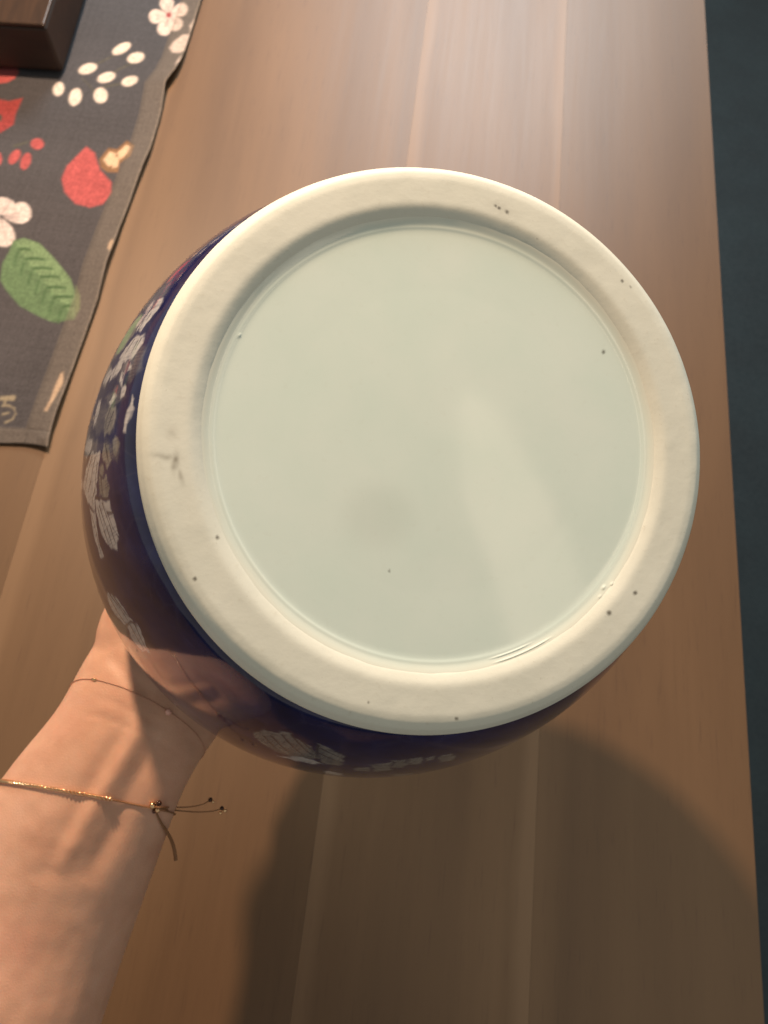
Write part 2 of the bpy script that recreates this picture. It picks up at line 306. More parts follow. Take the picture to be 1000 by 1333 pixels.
# ------------------------------------------------------------------ table runner
PRINT = [["stem",[[-0.2938,0.6163],[-0.305,0.6059],[-0.3045,0.6037],[-0.2932,0.6141]]],["stem",[[-0.305,0.6059],[-0.3176,0.5937],[-0.3171,0.5916],[-0.3045,0.6037]]],["stem",[[-0.2792,0.6046],[-0.2937,0.5917],[-0.2932,0.5896],[-0.2787,0.6025]]],["stem",[[-0.2937,0.5917],[-0.3074,0.5763],[-0.3069,0.5743],[-0.2932,0.5896]]],["stem",[[-0.2822,0.5759],[-0.2999,0.5694],[-0.2994,0.5674],[-0.2817,0.5738]]],["stem",[[-0.2999,0.5694],[-0.3097,0.5628],[-0.3092,0.5608],[-0.2994,0.5674]]],["stem",[[-0.301,0.551],[-0.3148,0.5673],[-0.3142,0.5653],[-0.3005,0.549]]],["stem",[[-0.3148,0.5673],[-0.3249,0.5765],[-0.3243,0.5745],[-0.3142,0.5653]]],["stem",[[-0.3618,0.4914],[-0.3507,0.4978],[-0.35,0.4954],[-0.361,0.4886]]],["white",[[-0.267,0.6638],[-0.2684,0.6657],[-0.2715,0.6679],[-0.2756,0.6699],[-0.2796,0.6703],[-0.2826,0.6685],[-0.2839,0.6645],[-0.2832,0.6593],[-0.281,0.6546],[-0.2778,0.6518],[-0.2743,0.6518],[-0.2711,0.6543],[-0.2687,0.658],[-0.2673,0.6614]]],["white",[[-0.2657,0.662],[-0.2672,0.6612],[-0.2693,0.6583],[-0.2715,0.6538],[-0.2726,0.6485],[-0.2719,0.6433],[-0.2694,0.6392],[-0.2658,0.6369],[-0.2622,0.6371],[-0.2597,0.6398],[-0.259,0.6446],[-0.26,0.6505],[-0.262,0.6561],[-0.2641,0.6602]]],["white",[[-0.2645,0.6626],[-0.2648,0.6604],[-0.2642,0.6561],[-0.2628,0.6507],[-0.2605,0.6459],[-0.2575,0.643],[-0.2541,0.6428],[-0.2513,0.6452],[-0.2497,0.6493],[-0.2499,0.6539],[-0.2522,0.658],[-0.2558,0.661],[-0.2597,0.6626],[-0.2629,0.6632]]],["white",[[-0.2644,0.6651],[-0.2628,0.6637],[-0.2596,0.6625],[-0.2555,0.662],[-0.2518,0.663],[-0.2494,0.6659],[-0.2489,0.6705],[-0.2504,0.6756],[-0.2533,0.6797],[-0.2568,0.6814],[-0.26,0.6801],[-0.2625,0.6764],[-0.264,0.6716],[-0.2647,0.6675]]],["white",[[-0.2663,0.666],[-0.2653,0.6677],[-0.2644,0.6715],[-0.2641,0.6766],[-0.2648,0.6819],[-0.2669,0.686],[-0.2702,0.6881],[-0.2739,0.6878],[-0.2768,0.6853],[-0.2779,0.6813],[-0.277,0.6767],[-0.2743,0.6723],[-0.271,0.6687],[-0.268,0.6665]]],["dot",[[-0.2635,0.6645],[-0.2634,0.6629],[-0.2637,0.6616],[-0.2644,0.6608],[-0.2654,0.6607],[-0.2663,0.6612],[-0.2672,0.6624],[-0.2677,0.6639],[-0.2679,0.6654],[-0.2676,0.6667],[-0.2669,0.6675],[-0.2659,0.6677],[-0.2649,0.6671],[-0.2641,0.666]]],["line",[[-0.2694,0.6632],[-0.2687,0.6633],[-0.2761,0.6612],[-0.2768,0.6611]]],["line",[[-0.2689,0.6619],[-0.2682,0.662],[-0.2746,0.6572],[-0.2753,0.6571]]],["line",[[-0.266,0.6592],[-0.2653,0.6593],[-0.2654,0.6485],[-0.2661,0.6484]]],["line",[[-0.2652,0.6591],[-0.2645,0.6592],[-0.2628,0.6482],[-0.2635,0.6481]]],["line",[[-0.2631,0.6603],[-0.2624,0.6604],[-0.2561,0.652],[-0.2567,0.6519]]],["line",[[-0.2626,0.6613],[-0.2619,0.6614],[-0.2545,0.6551],[-0.2552,0.655]]],["line",[[-0.2631,0.6663],[-0.2624,0.6664],[-0.2559,0.6713],[-0.2566,0.6712]]],["line",[[-0.2626,0.6651],[-0.2619,0.6652],[-0.2544,0.6672],[-0.2551,0.6671]]],["line",[[-0.2677,0.669],[-0.267,0.6691],[-0.2707,0.6799],[-0.2714,0.6798]]],["line",[[-0.2668,0.6692],[-0.2661,0.6693],[-0.2678,0.6805],[-0.2685,0.6804]]],["white",[[-0.2553,0.6206],[-0.2532,0.6293],[-0.2471,0.638],[-0.2405,0.6395],[-0.2349,0.6319],[-0.2356,0.6207],[-0.2439,0.6134],[-0.251,0.6143]]],["white",[[-0.2428,0.6506],[-0.2406,0.6595],[-0.2373,0.6629],[-0.235,0.6517],[-0.2398,0.641]]],["white",[[-0.244,0.6003],[-0.2426,0.6073],[-0.241,0.6089],[-0.2402,0.6008],[-0.2439,0.5954]]],["white2",[[-0.2919,0.6228],[-0.2911,0.6199],[-0.2919,0.6162],[-0.2939,0.6124],[-0.2969,0.6094],[-0.3002,0.6076],[-0.3032,0.6074],[-0.3052,0.609],[-0.306,0.6118],[-0.3053,0.6155],[-0.3032,0.6193],[-0.3003,0.6224],[-0.297,0.6242],[-0.294,0.6244]]],["white2",[[-0.2757,0.609],[-0.2753,0.606],[-0.2764,0.6028],[-0.2788,0.6003],[-0.2819,0.5988],[-0.2852,0.5987],[-0.2881,0.6],[-0.2899,0.6024],[-0.2903,0.6055],[-0.2892,0.6086],[-0.2868,0.6112],[-0.2837,0.6127],[-0.2803,0.6128],[-0.2775,0.6115]]],["white2",[[-0.315,0.5917],[-0.3144,0.5887],[-0.3155,0.5854],[-0.3178,0.5825],[-0.321,0.5805],[-0.3244,0.5798],[-0.3274,0.5805],[-0.3294,0.5826],[-0.3299,0.5855],[-0.3289,0.5888],[-0.3266,0.5917],[-0.3234,0.5938],[-0.3199,0.5945],[-0.3169,0.5937]]],["white2",[[-0.296,0.583],[-0.2956,0.5801],[-0.2966,0.577],[-0.2989,0.5742],[-0.3021,0.5722],[-0.3054,0.5715],[-0.3083,0.5722],[-0.3101,0.5741],[-0.3106,0.5769],[-0.3096,0.5801],[-0.3073,0.5829],[-0.3041,0.5849],[-0.3008,0.5856],[-0.2979,0.5849]]],["white2",[[-0.2745,0.5794],[-0.2742,0.5767],[-0.2753,0.5739],[-0.2776,0.5716],[-0.2806,0.5702],[-0.2838,0.57],[-0.2864,0.571],[-0.2881,0.5731],[-0.2884,0.5758],[-0.2873,0.5786],[-0.285,0.581],[-0.2819,0.5824],[-0.2788,0.5826],[-0.2761,0.5815]]],["white2",[[-0.336,0.5578],[-0.3365,0.5545],[-0.3379,0.5521],[-0.3399,0.5512],[-0.3422,0.5519],[-0.3443,0.5541],[-0.3457,0.5574],[-0.3463,0.5611],[-0.3458,0.5644],[-0.3444,0.5668],[-0.3423,0.5678],[-0.34,0.567],[-0.338,0.5648],[-0.3365,0.5615]]],["white2",[[-0.3185,0.5501],[-0.3191,0.5459],[-0.3207,0.5428],[-0.3229,0.5416],[-0.3254,0.5424],[-0.3277,0.545],[-0.3293,0.5491],[-0.3298,0.5537],[-0.3293,0.558],[-0.3277,0.5611],[-0.3254,0.5624],[-0.3229,0.5616],[-0.3206,0.5588],[-0.319,0.5547]]],["white2",[[-0.2967,0.5575],[-0.2964,0.5535],[-0.2973,0.5502],[-0.2993,0.5481],[-0.302,0.5477],[-0.3048,0.5491],[-0.3073,0.552],[-0.3089,0.5558],[-0.3093,0.5599],[-0.3084,0.5633],[-0.3064,0.5654],[-0.3037,0.5658],[-0.3008,0.5643],[-0.2983,0.5614]]],["red",[[-0.3004,0.4973],[-0.2915,0.4913],[-0.2824,0.4734],[-0.2693,0.461],[-0.2665,0.4498],[-0.2707,0.4379],[-0.2802,0.4332],[-0.2935,0.4359],[-0.3054,0.4469],[-0.3116,0.46],[-0.3109,0.4742],[-0.3063,0.4844]]],["brown",[[-0.2857,0.4844],[-0.2812,0.498],[-0.2736,0.4973],[-0.2675,0.508],[-0.2595,0.5017],[-0.2601,0.4895],[-0.267,0.4814],[-0.2661,0.4718],[-0.2754,0.4712],[-0.2821,0.4758]]],["cream",[[-0.2823,0.4841],[-0.2793,0.4941],[-0.2734,0.4925],[-0.2711,0.4796],[-0.2762,0.4778]]],["cream",[[-0.2725,0.4927],[-0.2667,0.5032],[-0.2618,0.4997],[-0.2632,0.4922],[-0.2681,0.486]]],["cream",[[-0.2755,0.4862],[-0.2698,0.4894],[-0.2679,0.4777],[-0.2721,0.476]]],["red2",[[-0.3966,0.5444],[-0.3877,0.5405],[-0.3798,0.5395],[-0.3691,0.5451],[-0.3699,0.525],[-0.3681,0.514],[-0.3764,0.5029],[-0.3882,0.505]]],["dark",[[-0.3869,0.5252],[-0.3807,0.5223],[-0.3796,0.5161],[-0.3836,0.5143]]],["red",[[-0.3363,0.4948],[-0.3365,0.4922],[-0.3378,0.4902],[-0.34,0.4892],[-0.3426,0.4894],[-0.3451,0.4908],[-0.347,0.4931],[-0.348,0.4958],[-0.3478,0.4984],[-0.3465,0.5004],[-0.3443,0.5014],[-0.3417,0.5012],[-0.3392,0.4998],[-0.3373,0.4975]]],["red",[[-0.3529,0.4762],[-0.3541,0.4731],[-0.3558,0.471],[-0.3578,0.4705],[-0.3596,0.4716],[-0.3609,0.4741],[-0.3614,0.4775],[-0.361,0.4812],[-0.3598,0.4844],[-0.3581,0.4865],[-0.3561,0.487],[-0.3543,0.4859],[-0.353,0.4834],[-0.3525,0.4799]]],["red",[[-0.342,0.474],[-0.3423,0.4701],[-0.3434,0.4672],[-0.3451,0.4659],[-0.347,0.4664],[-0.3488,0.4686],[-0.3501,0.4721],[-0.3507,0.4762],[-0.3504,0.4802],[-0.3493,0.4831],[-0.3477,0.4845],[-0.3457,0.484],[-0.3439,0.4817],[-0.3426,0.4782]]],["red",[[-0.3667,0.475],[-0.3661,0.472],[-0.3661,0.4695],[-0.3667,0.468],[-0.3679,0.4679],[-0.3694,0.469],[-0.3708,0.4713],[-0.372,0.4743],[-0.3726,0.4773],[-0.3726,0.4798],[-0.372,0.4813],[-0.3708,0.4815],[-0.3693,0.4803],[-0.3679,0.478]]],["white",[[-0.3494,0.4168],[-0.3473,0.417],[-0.3445,0.4186],[-0.3417,0.4213],[-0.3403,0.4247],[-0.3412,0.4285],[-0.3446,0.4319],[-0.3495,0.4342],[-0.3545,0.4347],[-0.3578,0.4333],[-0.3587,0.43],[-0.3572,0.4257],[-0.3543,0.4214],[-0.3514,0.4182]]],["white",[[-0.3475,0.416],[-0.3455,0.414],[-0.3412,0.4119],[-0.3356,0.4103],[-0.3303,0.4104],[-0.3267,0.413],[-0.3254,0.4179],[-0.3268,0.4239],[-0.3303,0.4291],[-0.3349,0.4319],[-0.3395,0.4313],[-0.3434,0.4278],[-0.3461,0.423],[-0.3476,0.4187]]],["white",[[-0.3483,0.4129],[-0.3495,0.4109],[-0.3502,0.4063],[-0.3501,0.4],[-0.3486,0.3936],[-0.3455,0.3886],[-0.341,0.386],[-0.3362,0.3862],[-0.3327,0.3891],[-0.3315,0.3938],[-0.3331,0.3994],[-0.337,0.4049],[-0.3418,0.4094],[-0.3459,0.4123]]],["white",[[-0.3503,0.4142],[-0.3525,0.4156],[-0.3563,0.4165],[-0.3607,0.4167],[-0.3644,0.4153],[-0.3659,0.4119],[-0.3649,0.407],[-0.3616,0.4018],[-0.3573,0.3978],[-0.3531,0.3964],[-0.3502,0.398],[-0.3488,0.4021],[-0.3487,0.4072],[-0.3493,0.4116]]],["white",[[-0.3508,0.4162],[-0.3512,0.4189],[-0.3529,0.4232],[-0.3558,0.4282],[-0.3593,0.4321],[-0.3631,0.4333],[-0.3664,0.4312],[-0.3684,0.4265],[-0.3687,0.4209],[-0.367,0.416],[-0.3637,0.413],[-0.3595,0.4122],[-0.3553,0.4131],[-0.3522,0.4145]]],["line",[[-0.3495,0.4194],[-0.3493,0.4187],[-0.3494,0.433],[-0.3497,0.4338]]],["line",[[-0.3488,0.4191],[-0.3486,0.4184],[-0.3461,0.4317],[-0.3464,0.4325]]],["line",[[-0.3466,0.4167],[-0.3464,0.416],[-0.3358,0.42],[-0.336,0.4208]]],["line",[[-0.3464,0.416],[-0.3461,0.4152],[-0.3344,0.4162],[-0.3346,0.417]]],["line",[[-0.3462,0.4153],[-0.346,0.4145],[-0.3338,0.413],[-0.334,0.4138]]],["line",[[-0.3478,0.412],[-0.3476,0.4112],[-0.3413,0.3974],[-0.3415,0.3981]]],["green",[[-0.3327,0.393],[-0.3249,0.3962],[-0.3116,0.3926],[-0.2981,0.3815],[-0.2864,0.3703],[-0.2771,0.3611],[-0.2688,0.3458],[-0.2639,0.3244],[-0.2796,0.3204],[-0.2924,0.3247],[-0.3098,0.3324],[-0.3236,0.3448],[-0.3315,0.354],[-0.3347,0.3703],[-0.3327,0.3812]]],["green2",[[-0.3308,0.3922],[-0.3247,0.3956],[-0.3116,0.3926],[-0.2981,0.3815],[-0.2864,0.3703],[-0.2771,0.3611],[-0.2688,0.3458],[-0.2645,0.3263],[-0.2821,0.342],[-0.3008,0.3601],[-0.3198,0.3786]]],["gline",[[-0.3264,0.3863],[-0.3215,0.3874],[-0.3159,0.386],[-0.3153,0.3839],[-0.3207,0.3845],[-0.3256,0.3834]]],["gline2",[[-0.3265,0.382],[-0.3264,0.3746],[-0.325,0.3684],[-0.3236,0.3686],[-0.3248,0.3748],[-0.3246,0.3814]]],["gline",[[-0.3187,0.3777],[-0.3109,0.3792],[-0.3024,0.3784],[-0.3019,0.3763],[-0.3101,0.3763],[-0.3179,0.3748]]],["gline2",[[-0.3188,0.3734],[-0.3188,0.3661],[-0.3173,0.36],[-0.316,0.3602],[-0.3171,0.3663],[-0.3169,0.3728]]],["gline",[[-0.3102,0.3693],[-0.3025,0.3707],[-0.2941,0.3702],[-0.2936,0.3681],[-0.3017,0.3679],[-0.3094,0.3665]]],["gline2",[[-0.3104,0.3651],[-0.3104,0.3578],[-0.309,0.3518],[-0.3077,0.352],[-0.3087,0.358],[-0.3085,0.3645]]],["gline",[[-0.3021,0.362],[-0.2944,0.3634],[-0.2862,0.3631],[-0.2856,0.3611],[-0.2936,0.3606],[-0.3014,0.3592]]],["gline2",[[-0.3023,0.3578],[-0.3023,0.3506],[-0.301,0.3447],[-0.2997,0.3448],[-0.3007,0.3508],[-0.3005,0.3572]]],["gline",[[-0.2944,0.3527],[-0.2867,0.3541],[-0.2786,0.3539],[-0.278,0.3519],[-0.2859,0.3513],[-0.2936,0.3499]]],["gline2",[[-0.2946,0.3486],[-0.2946,0.3414],[-0.2933,0.3355],[-0.292,0.3357],[-0.293,0.3416],[-0.2928,0.348]]],["gline",[[-0.2862,0.3446],[-0.2785,0.346],[-0.2705,0.346],[-0.27,0.344],[-0.2778,0.3432],[-0.2855,0.3418]]],["gline2",[[-0.2864,0.3405],[-0.2865,0.3334],[-0.2852,0.3276],[-0.2839,0.3278],[-0.2849,0.3336],[-0.2846,0.3399]]],["gline",[[-0.2773,0.3366],[-0.2725,0.3376],[-0.2674,0.3375],[-0.2669,0.3356],[-0.2718,0.3349],[-0.2766,0.3339]]],["gline2",[[-0.2775,0.3326],[-0.2776,0.3256],[-0.2764,0.3198],[-0.2751,0.32],[-0.276,0.3258],[-0.2757,0.332]]],["olive",[[-0.301,0.253],[-0.2904,0.2551],[-0.2891,0.2527],[-0.2898,0.2508],[-0.3,0.2499]]],["olive",[[-0.2972,0.2499],[-0.2956,0.2501],[-0.2947,0.2461],[-0.2963,0.2459]]],["olive",[[-0.2974,0.2464],[-0.2929,0.2472],[-0.2918,0.2459],[-0.2973,0.245]]],["olive",[[-0.2929,0.2472],[-0.288,0.2449],[-0.287,0.2436],[-0.2927,0.2458]]],["olive",[[-0.288,0.2449],[-0.2859,0.2407],[-0.2848,0.2394],[-0.2879,0.2435]]],["olive",[[-0.2859,0.2407],[-0.2867,0.2362],[-0.2857,0.2349],[-0.2858,0.2393]]],["olive",[[-0.2867,0.2362],[-0.2918,0.2329],[-0.2907,0.2316],[-0.2866,0.2348]]],["olive",[[-0.2953,0.2395],[-0.2911,0.2413],[-0.2901,0.24],[-0.2952,0.2381]]],["cream2",[[-0.2598,0.2779],[-0.2571,0.2681],[-0.2589,0.2569],[-0.2611,0.2476],[-0.2622,0.243],[-0.2645,0.2436],[-0.2626,0.2528],[-0.2625,0.2655],[-0.2616,0.2758]]],["cream2",[[-0.2528,0.4014],[-0.2499,0.3964],[-0.2514,0.3887],[-0.2542,0.3915],[-0.2546,0.3979]]],["gline3",[[-0.2714,0.3557],[-0.2655,0.3462],[-0.2624,0.3345],[-0.2636,0.3264]]]]
INK = dict(white=(.56, .485, .455), white2=(.60, .53, .475), dot=(.25, .03, .04), line=(.28, .22, .22), stem=(.075, .075, .06), red=(.36, .075, .075), red2=(.26, .042, .042), brown=(.20, .11, .055), cream=(.58, .42, .28), dark=(.05, .06, .05),
           green=(.10, .165, .08), green2=(.15, .23, .115), gline=(.05, .10, .04), gline2=(.06, .115, .05), gline3=(.14, .19, .09), olive=(.26, .22, .15), cream2=(.52, .37, .25))
def runner_edge(y):                          # the wavy right edge of the cloth
    ys = [-1, .2148, .2191, .2302, .2524, .2753, .3094, .3449, .3779, .3987, .4151, .4631, .4992, .5390, .5747, .5916, .6083, .6441, .6877, .75, .85, 1.0, 1.2, 3]
    xs = [-.2546, -.2546, -.2547, -.2555, -.2549, -.2541, -.2526, -.2510, -.2520, -.2509, -.2505, -.2480, -.2452, -.2455, -.2479, -.2426, -.2406, -.2404, -.2400, -.240, -.242, -.240, -.241, -.241]
    return np.interp(y, ys, xs)
def build_runner():
    y0, y1, xl = 0.2158, 1.02, -0.62
    nv = 820; nu = 384
    v = np.linspace(0, 1, nv); u = np.linspace(0, 1, nu)
    Y = y0 + (y1 - y0) * v[None, :] + 0 * u[:, None]
    xr = runner_edge(Y); X = xl + (xr - xl) * u[:, None]
    e = xr - X; b = Y - y0; l = X - xl                     # distances from the edges
    lift = 0.0040 * np.exp(-((Y - .585) / .03) ** 2) + 0.0026 * np.exp(-((Y - .385) / .035) ** 2) + 0.0022 * np.exp(-((Y - .48) / .03) ** 2) + 0.0022 * np.exp(-((Y - .245) / .025) ** 2) + 0.002
    Z = 0.0016 + lift * np.exp(-e / 0.022)
    hem = np.clip((0.0195 - e) / 0.0012, 0, 1); hemb = np.clip((0.0135 - b) / 0.0012, 0, 1); hml = np.clip((0.0195 - l) / 0.0012, 0, 1)
    H = np.maximum(np.maximum(hem, hemb), hml)
    Z = Z + 0.0007 * H + 0.0005 * (value_noise(X, Y, 45, 3) - .5) + 0.0008 * (value_noise(X, Y, 14, 5) - .5)
    st = np.exp(-((e - 0.0175) / 0.0007) ** 2) + np.exp(-((b - 0.0120) / 0.0007) ** 2)       # the seam sinks in
    Z -= 0.0004 * st
    Z += 0.0016 * np.exp(-((e - .004) / .004) ** 2 - ((b - .006) / .005) ** 2)               # bunched corner
    Yd = Y + 0.0022 * np.sin((e) * 90) * np.exp(-b / .02) * np.exp(-e / .06)
    # colour
    base = np.array([.062, .057, .060]); C = np.ones(X.shape + (3,)) * base
    n1 = value_noise(X, Y, 25, 8)[..., None]; C *= 0.9 + 0.2 * n1
    fade = np.clip((Y - .42) / .25, 0, 1)[..., None]; C = C * (1 - fade) + C * np.array([.80, .95, 1.10]) * fade
    side = (1 - np.clip((e - .002) / .03, 0, 1))[..., None] * 0.25
    for key, poly in PRINT:
        soft = 0.0022 if key in ('white', 'white2', 'red', 'red2') else 0.0018
        k = poly_cover(X, Y, poly, soft)[..., None]
        ink = np.array(INK[key])
        if key in ('red', 'red2', 'green', 'green2', 'white', 'white2'):
            sp = value_noise(X, Y, 520, 11)[..., None]; ink = ink * (0.82 + 0.36 * sp)
        C = C * (1 - k) + ink * k
    # more of the same print where the cloth goes on out of sight
    r = random.Random(3)
    for i in range(26):
        cx, cy = r.uniform(-.60, -.28), r.uniform(.72, 1.0) if i < 10 else r.uniform(.25, .7)
        if cx > -.37 and cy < .72: cx -= .2
        if cx < -.6: continue
        kind = r.choice(['white', 'red', 'green'])
        for j in range(5 if kind == 'white' else 1):
            a = j * 1.257 + r.random() * .3; d = .013 if kind == 'white' else 0
            s = (.011, .009) if kind == 'white' else ((.016, .014) if kind == 'red' else (.03, .015))
            q = [(cx + d * math.cos(a) + s[0] * math.cos(t) * math.cos(a) - s[1] * math.sin(t) * math.sin(a), cy + d * math.sin(a) + s[0] * math.cos(t) * math.sin(a) + s[1] * math.sin(t) * math.cos(a)) for t in np.linspace(0, 6.283, 12, endpoint=False)]
            k = poly_cover(X, Y, q, .002)[..., None]; C = C * (1 - k) + np.array(INK[kind]) * k
    fold = np.array([.200, .165, .125])
    k = (H * 0.62)[..., None]; C = C * (1 - k) + (0.62 * C + 0.38 * fold * 1.05) * k if False else C * (1 - k) + (0.45 * C + 0.55 * fold) * k
    C = C * (1 - 0.25 * np.clip(st, 0, 1)[..., None])
    lip = np.exp(-(e / 0.0012) ** 2)[..., None] * .5; C = C * (1 - lip) + np.array([.30, .25, .20]) * lip
    C = C * (1 + .30 * (rng.random(X.shape) - .5) + .12 * (rng.random((nu, 1)) - .5) + .12 * (rng.random((1, nv)) - .5))[..., None]      # coarse uneven yarn
    Z = Z + .00018 * (rng.random(X.shape) - .5)
    P = np.stack([X, Yd, Z], -1)
    # turn the border down so that the cloth has a thickness
    low = P.copy(); low[..., 2] = np.maximum(P[..., 2] - 0.0014, 0.0004)
    P2 = np.concatenate([low[:, :1], P, low[:, -1:]], 1); C2 = np.concatenate([C[:, :1], C, C[:, -1:]], 1)
    lo2 = P2.copy(); lo2[..., 2] = np.maximum(P2[..., 2] - 0.0014, 0.0004)
    P3 = np.concatenate([lo2[:1], P2, lo2[-1:]], 0); C3 = np.concatenate([C2[:1], C2, C2[-1:]], 0)
    w = NT('printed cotton')
    tc = w.n('ShaderNodeTexCoord')
    wv = w.n('ShaderNodeTexWave', wave_type='BANDS', bands_direction='X'); wv.inputs['Scale'].default_value = 330; wv.inputs['Distortion'].default_value = 1.5; wv.inputs['Detail'].default_value = 2
    wv2 = w.n('ShaderNodeTexWave', wave_type='BANDS', bands_direction='Y'); wv2.inputs['Scale'].default_value = 330; wv2.inputs['Distortion'].default_value = 1.5; wv2.inputs['Detail'].default_value = 2
    w.l(tc.outputs['Object'], wv.inputs[0]).l(tc.outputs['Object'], wv2.inputs[0])
    weave = w.math('MULTIPLY', w.math('ADD', wv.outputs['Fac'], wv2.outputs['Fac']), 0.5)
    nz = w.noise(tc.outputs['Object'], 700, 3)
    c = w.mix(0.35, w.attr('print').outputs['Color'], w.ramp(nz, [(0.3, 0.3), (0.7, 0.7)]), 'OVERLAY')
    c = w.mix(0.45, c, w.ramp(weave, [(0.1, 0.3), (0.9, 0.66)]), 'OVERLAY')
    w.set(Base_Color=c, Roughness=0.9, Specular_IOR_Level=0.2)
    w.b.inputs['Sheen Weight'].default_value = 0.15; w.b.inputs['Sheen Roughness'].default_value = 0.5
    w.bump(weave, 0.35, 0.0004)
    o = grid_obj('table_runner', P3, w.m, None, False, {'print': C3})
    tag(o, 'charcoal cotton table runner printed with white blossoms, red mushrooms and a green leaf', 'table runner')
build_runner()

# ------------------------------------------------------------------ wooden box on the runner
def build_box():
    ang = math.radians(3.0)
    root = empty('wooden_box', (-0.3405, 0.5765, 0.0045), 'dark brown wooden box standing on the floral table runner', 'box')
    root.rotation_euler = (0, 0, ang)
    side = dark_wood('dark stained box wood', (0.026, 0.011, 0.006), (0.042, 0.018, 0.010), 0.55)
    lid = NT('varnished box lid'); v = lid.coords((60, 5, 20)); f = lid.noise(v, 1.0, 5, .6, 1.2)
    lid.set(Base_Color=lid.ramp(f, [(0.34, (0.020, 0.010, 0.005)), (0.60, (0.05, 0.025, 0.012)), (0.72, (0.16, 0.075, 0.040))]), Roughness=0.35)
    box_bm('case', (-0.25, 0.0, 0.0), (0.0, 0.19, 0.0405), side, root, 0.003)
    box_bm('lid', (-0.2500, 0.0000, 0.0407), (0.0, 0.19, 0.0445), lid.m, root, 0.0015)
build_box()

# ------------------------------------------------------------------ the jar, held mouth down so that its base faces up
JB = np.array([0.00794527, 0.09431504, 0.32197774]) + RW @ np.array([0.0, -0.0012, 0.0])
JA = np.array([-0.19056211, 0.23673561, -0.95270265]); JA /= np.linalg.norm(JA)
JE1 = np.array([0.972401026, 0.178605700, -0.150120782]); JE1 /= np.linalg.norm(JE1)
JE2 = np.cross(JA, JE1)
RF, RM, TM, PW = 0.0771, 0.1085, 0.109, 1.35
def jar_r(t):                                # outer radius of the jar at height t above its base
    t = np.asarray(t, float)
    s = np.clip((t - .0115) / (TM - .0115), 0, 1)
    r = RF - .001 + (RM - RF + .001) * (1 - (1 - s) ** PW) ** (1 / PW)
    s2 = np.clip((t - TM) / (.185 - TM), 0, 1)
    return np.where(t > TM, RM * np.sqrt(1 - (s2 * .88) ** 2), r)
def jar_pt(th, t, r=None):
    r = jar_r(t) if r is None else r
    th = np.asarray(th)
    return JB + JA * np.asarray(t)[..., None] + np.asarray(r)[..., None] * (np.cos(th)[..., None] * JE1 + np.sin(th)[..., None] * JE2)
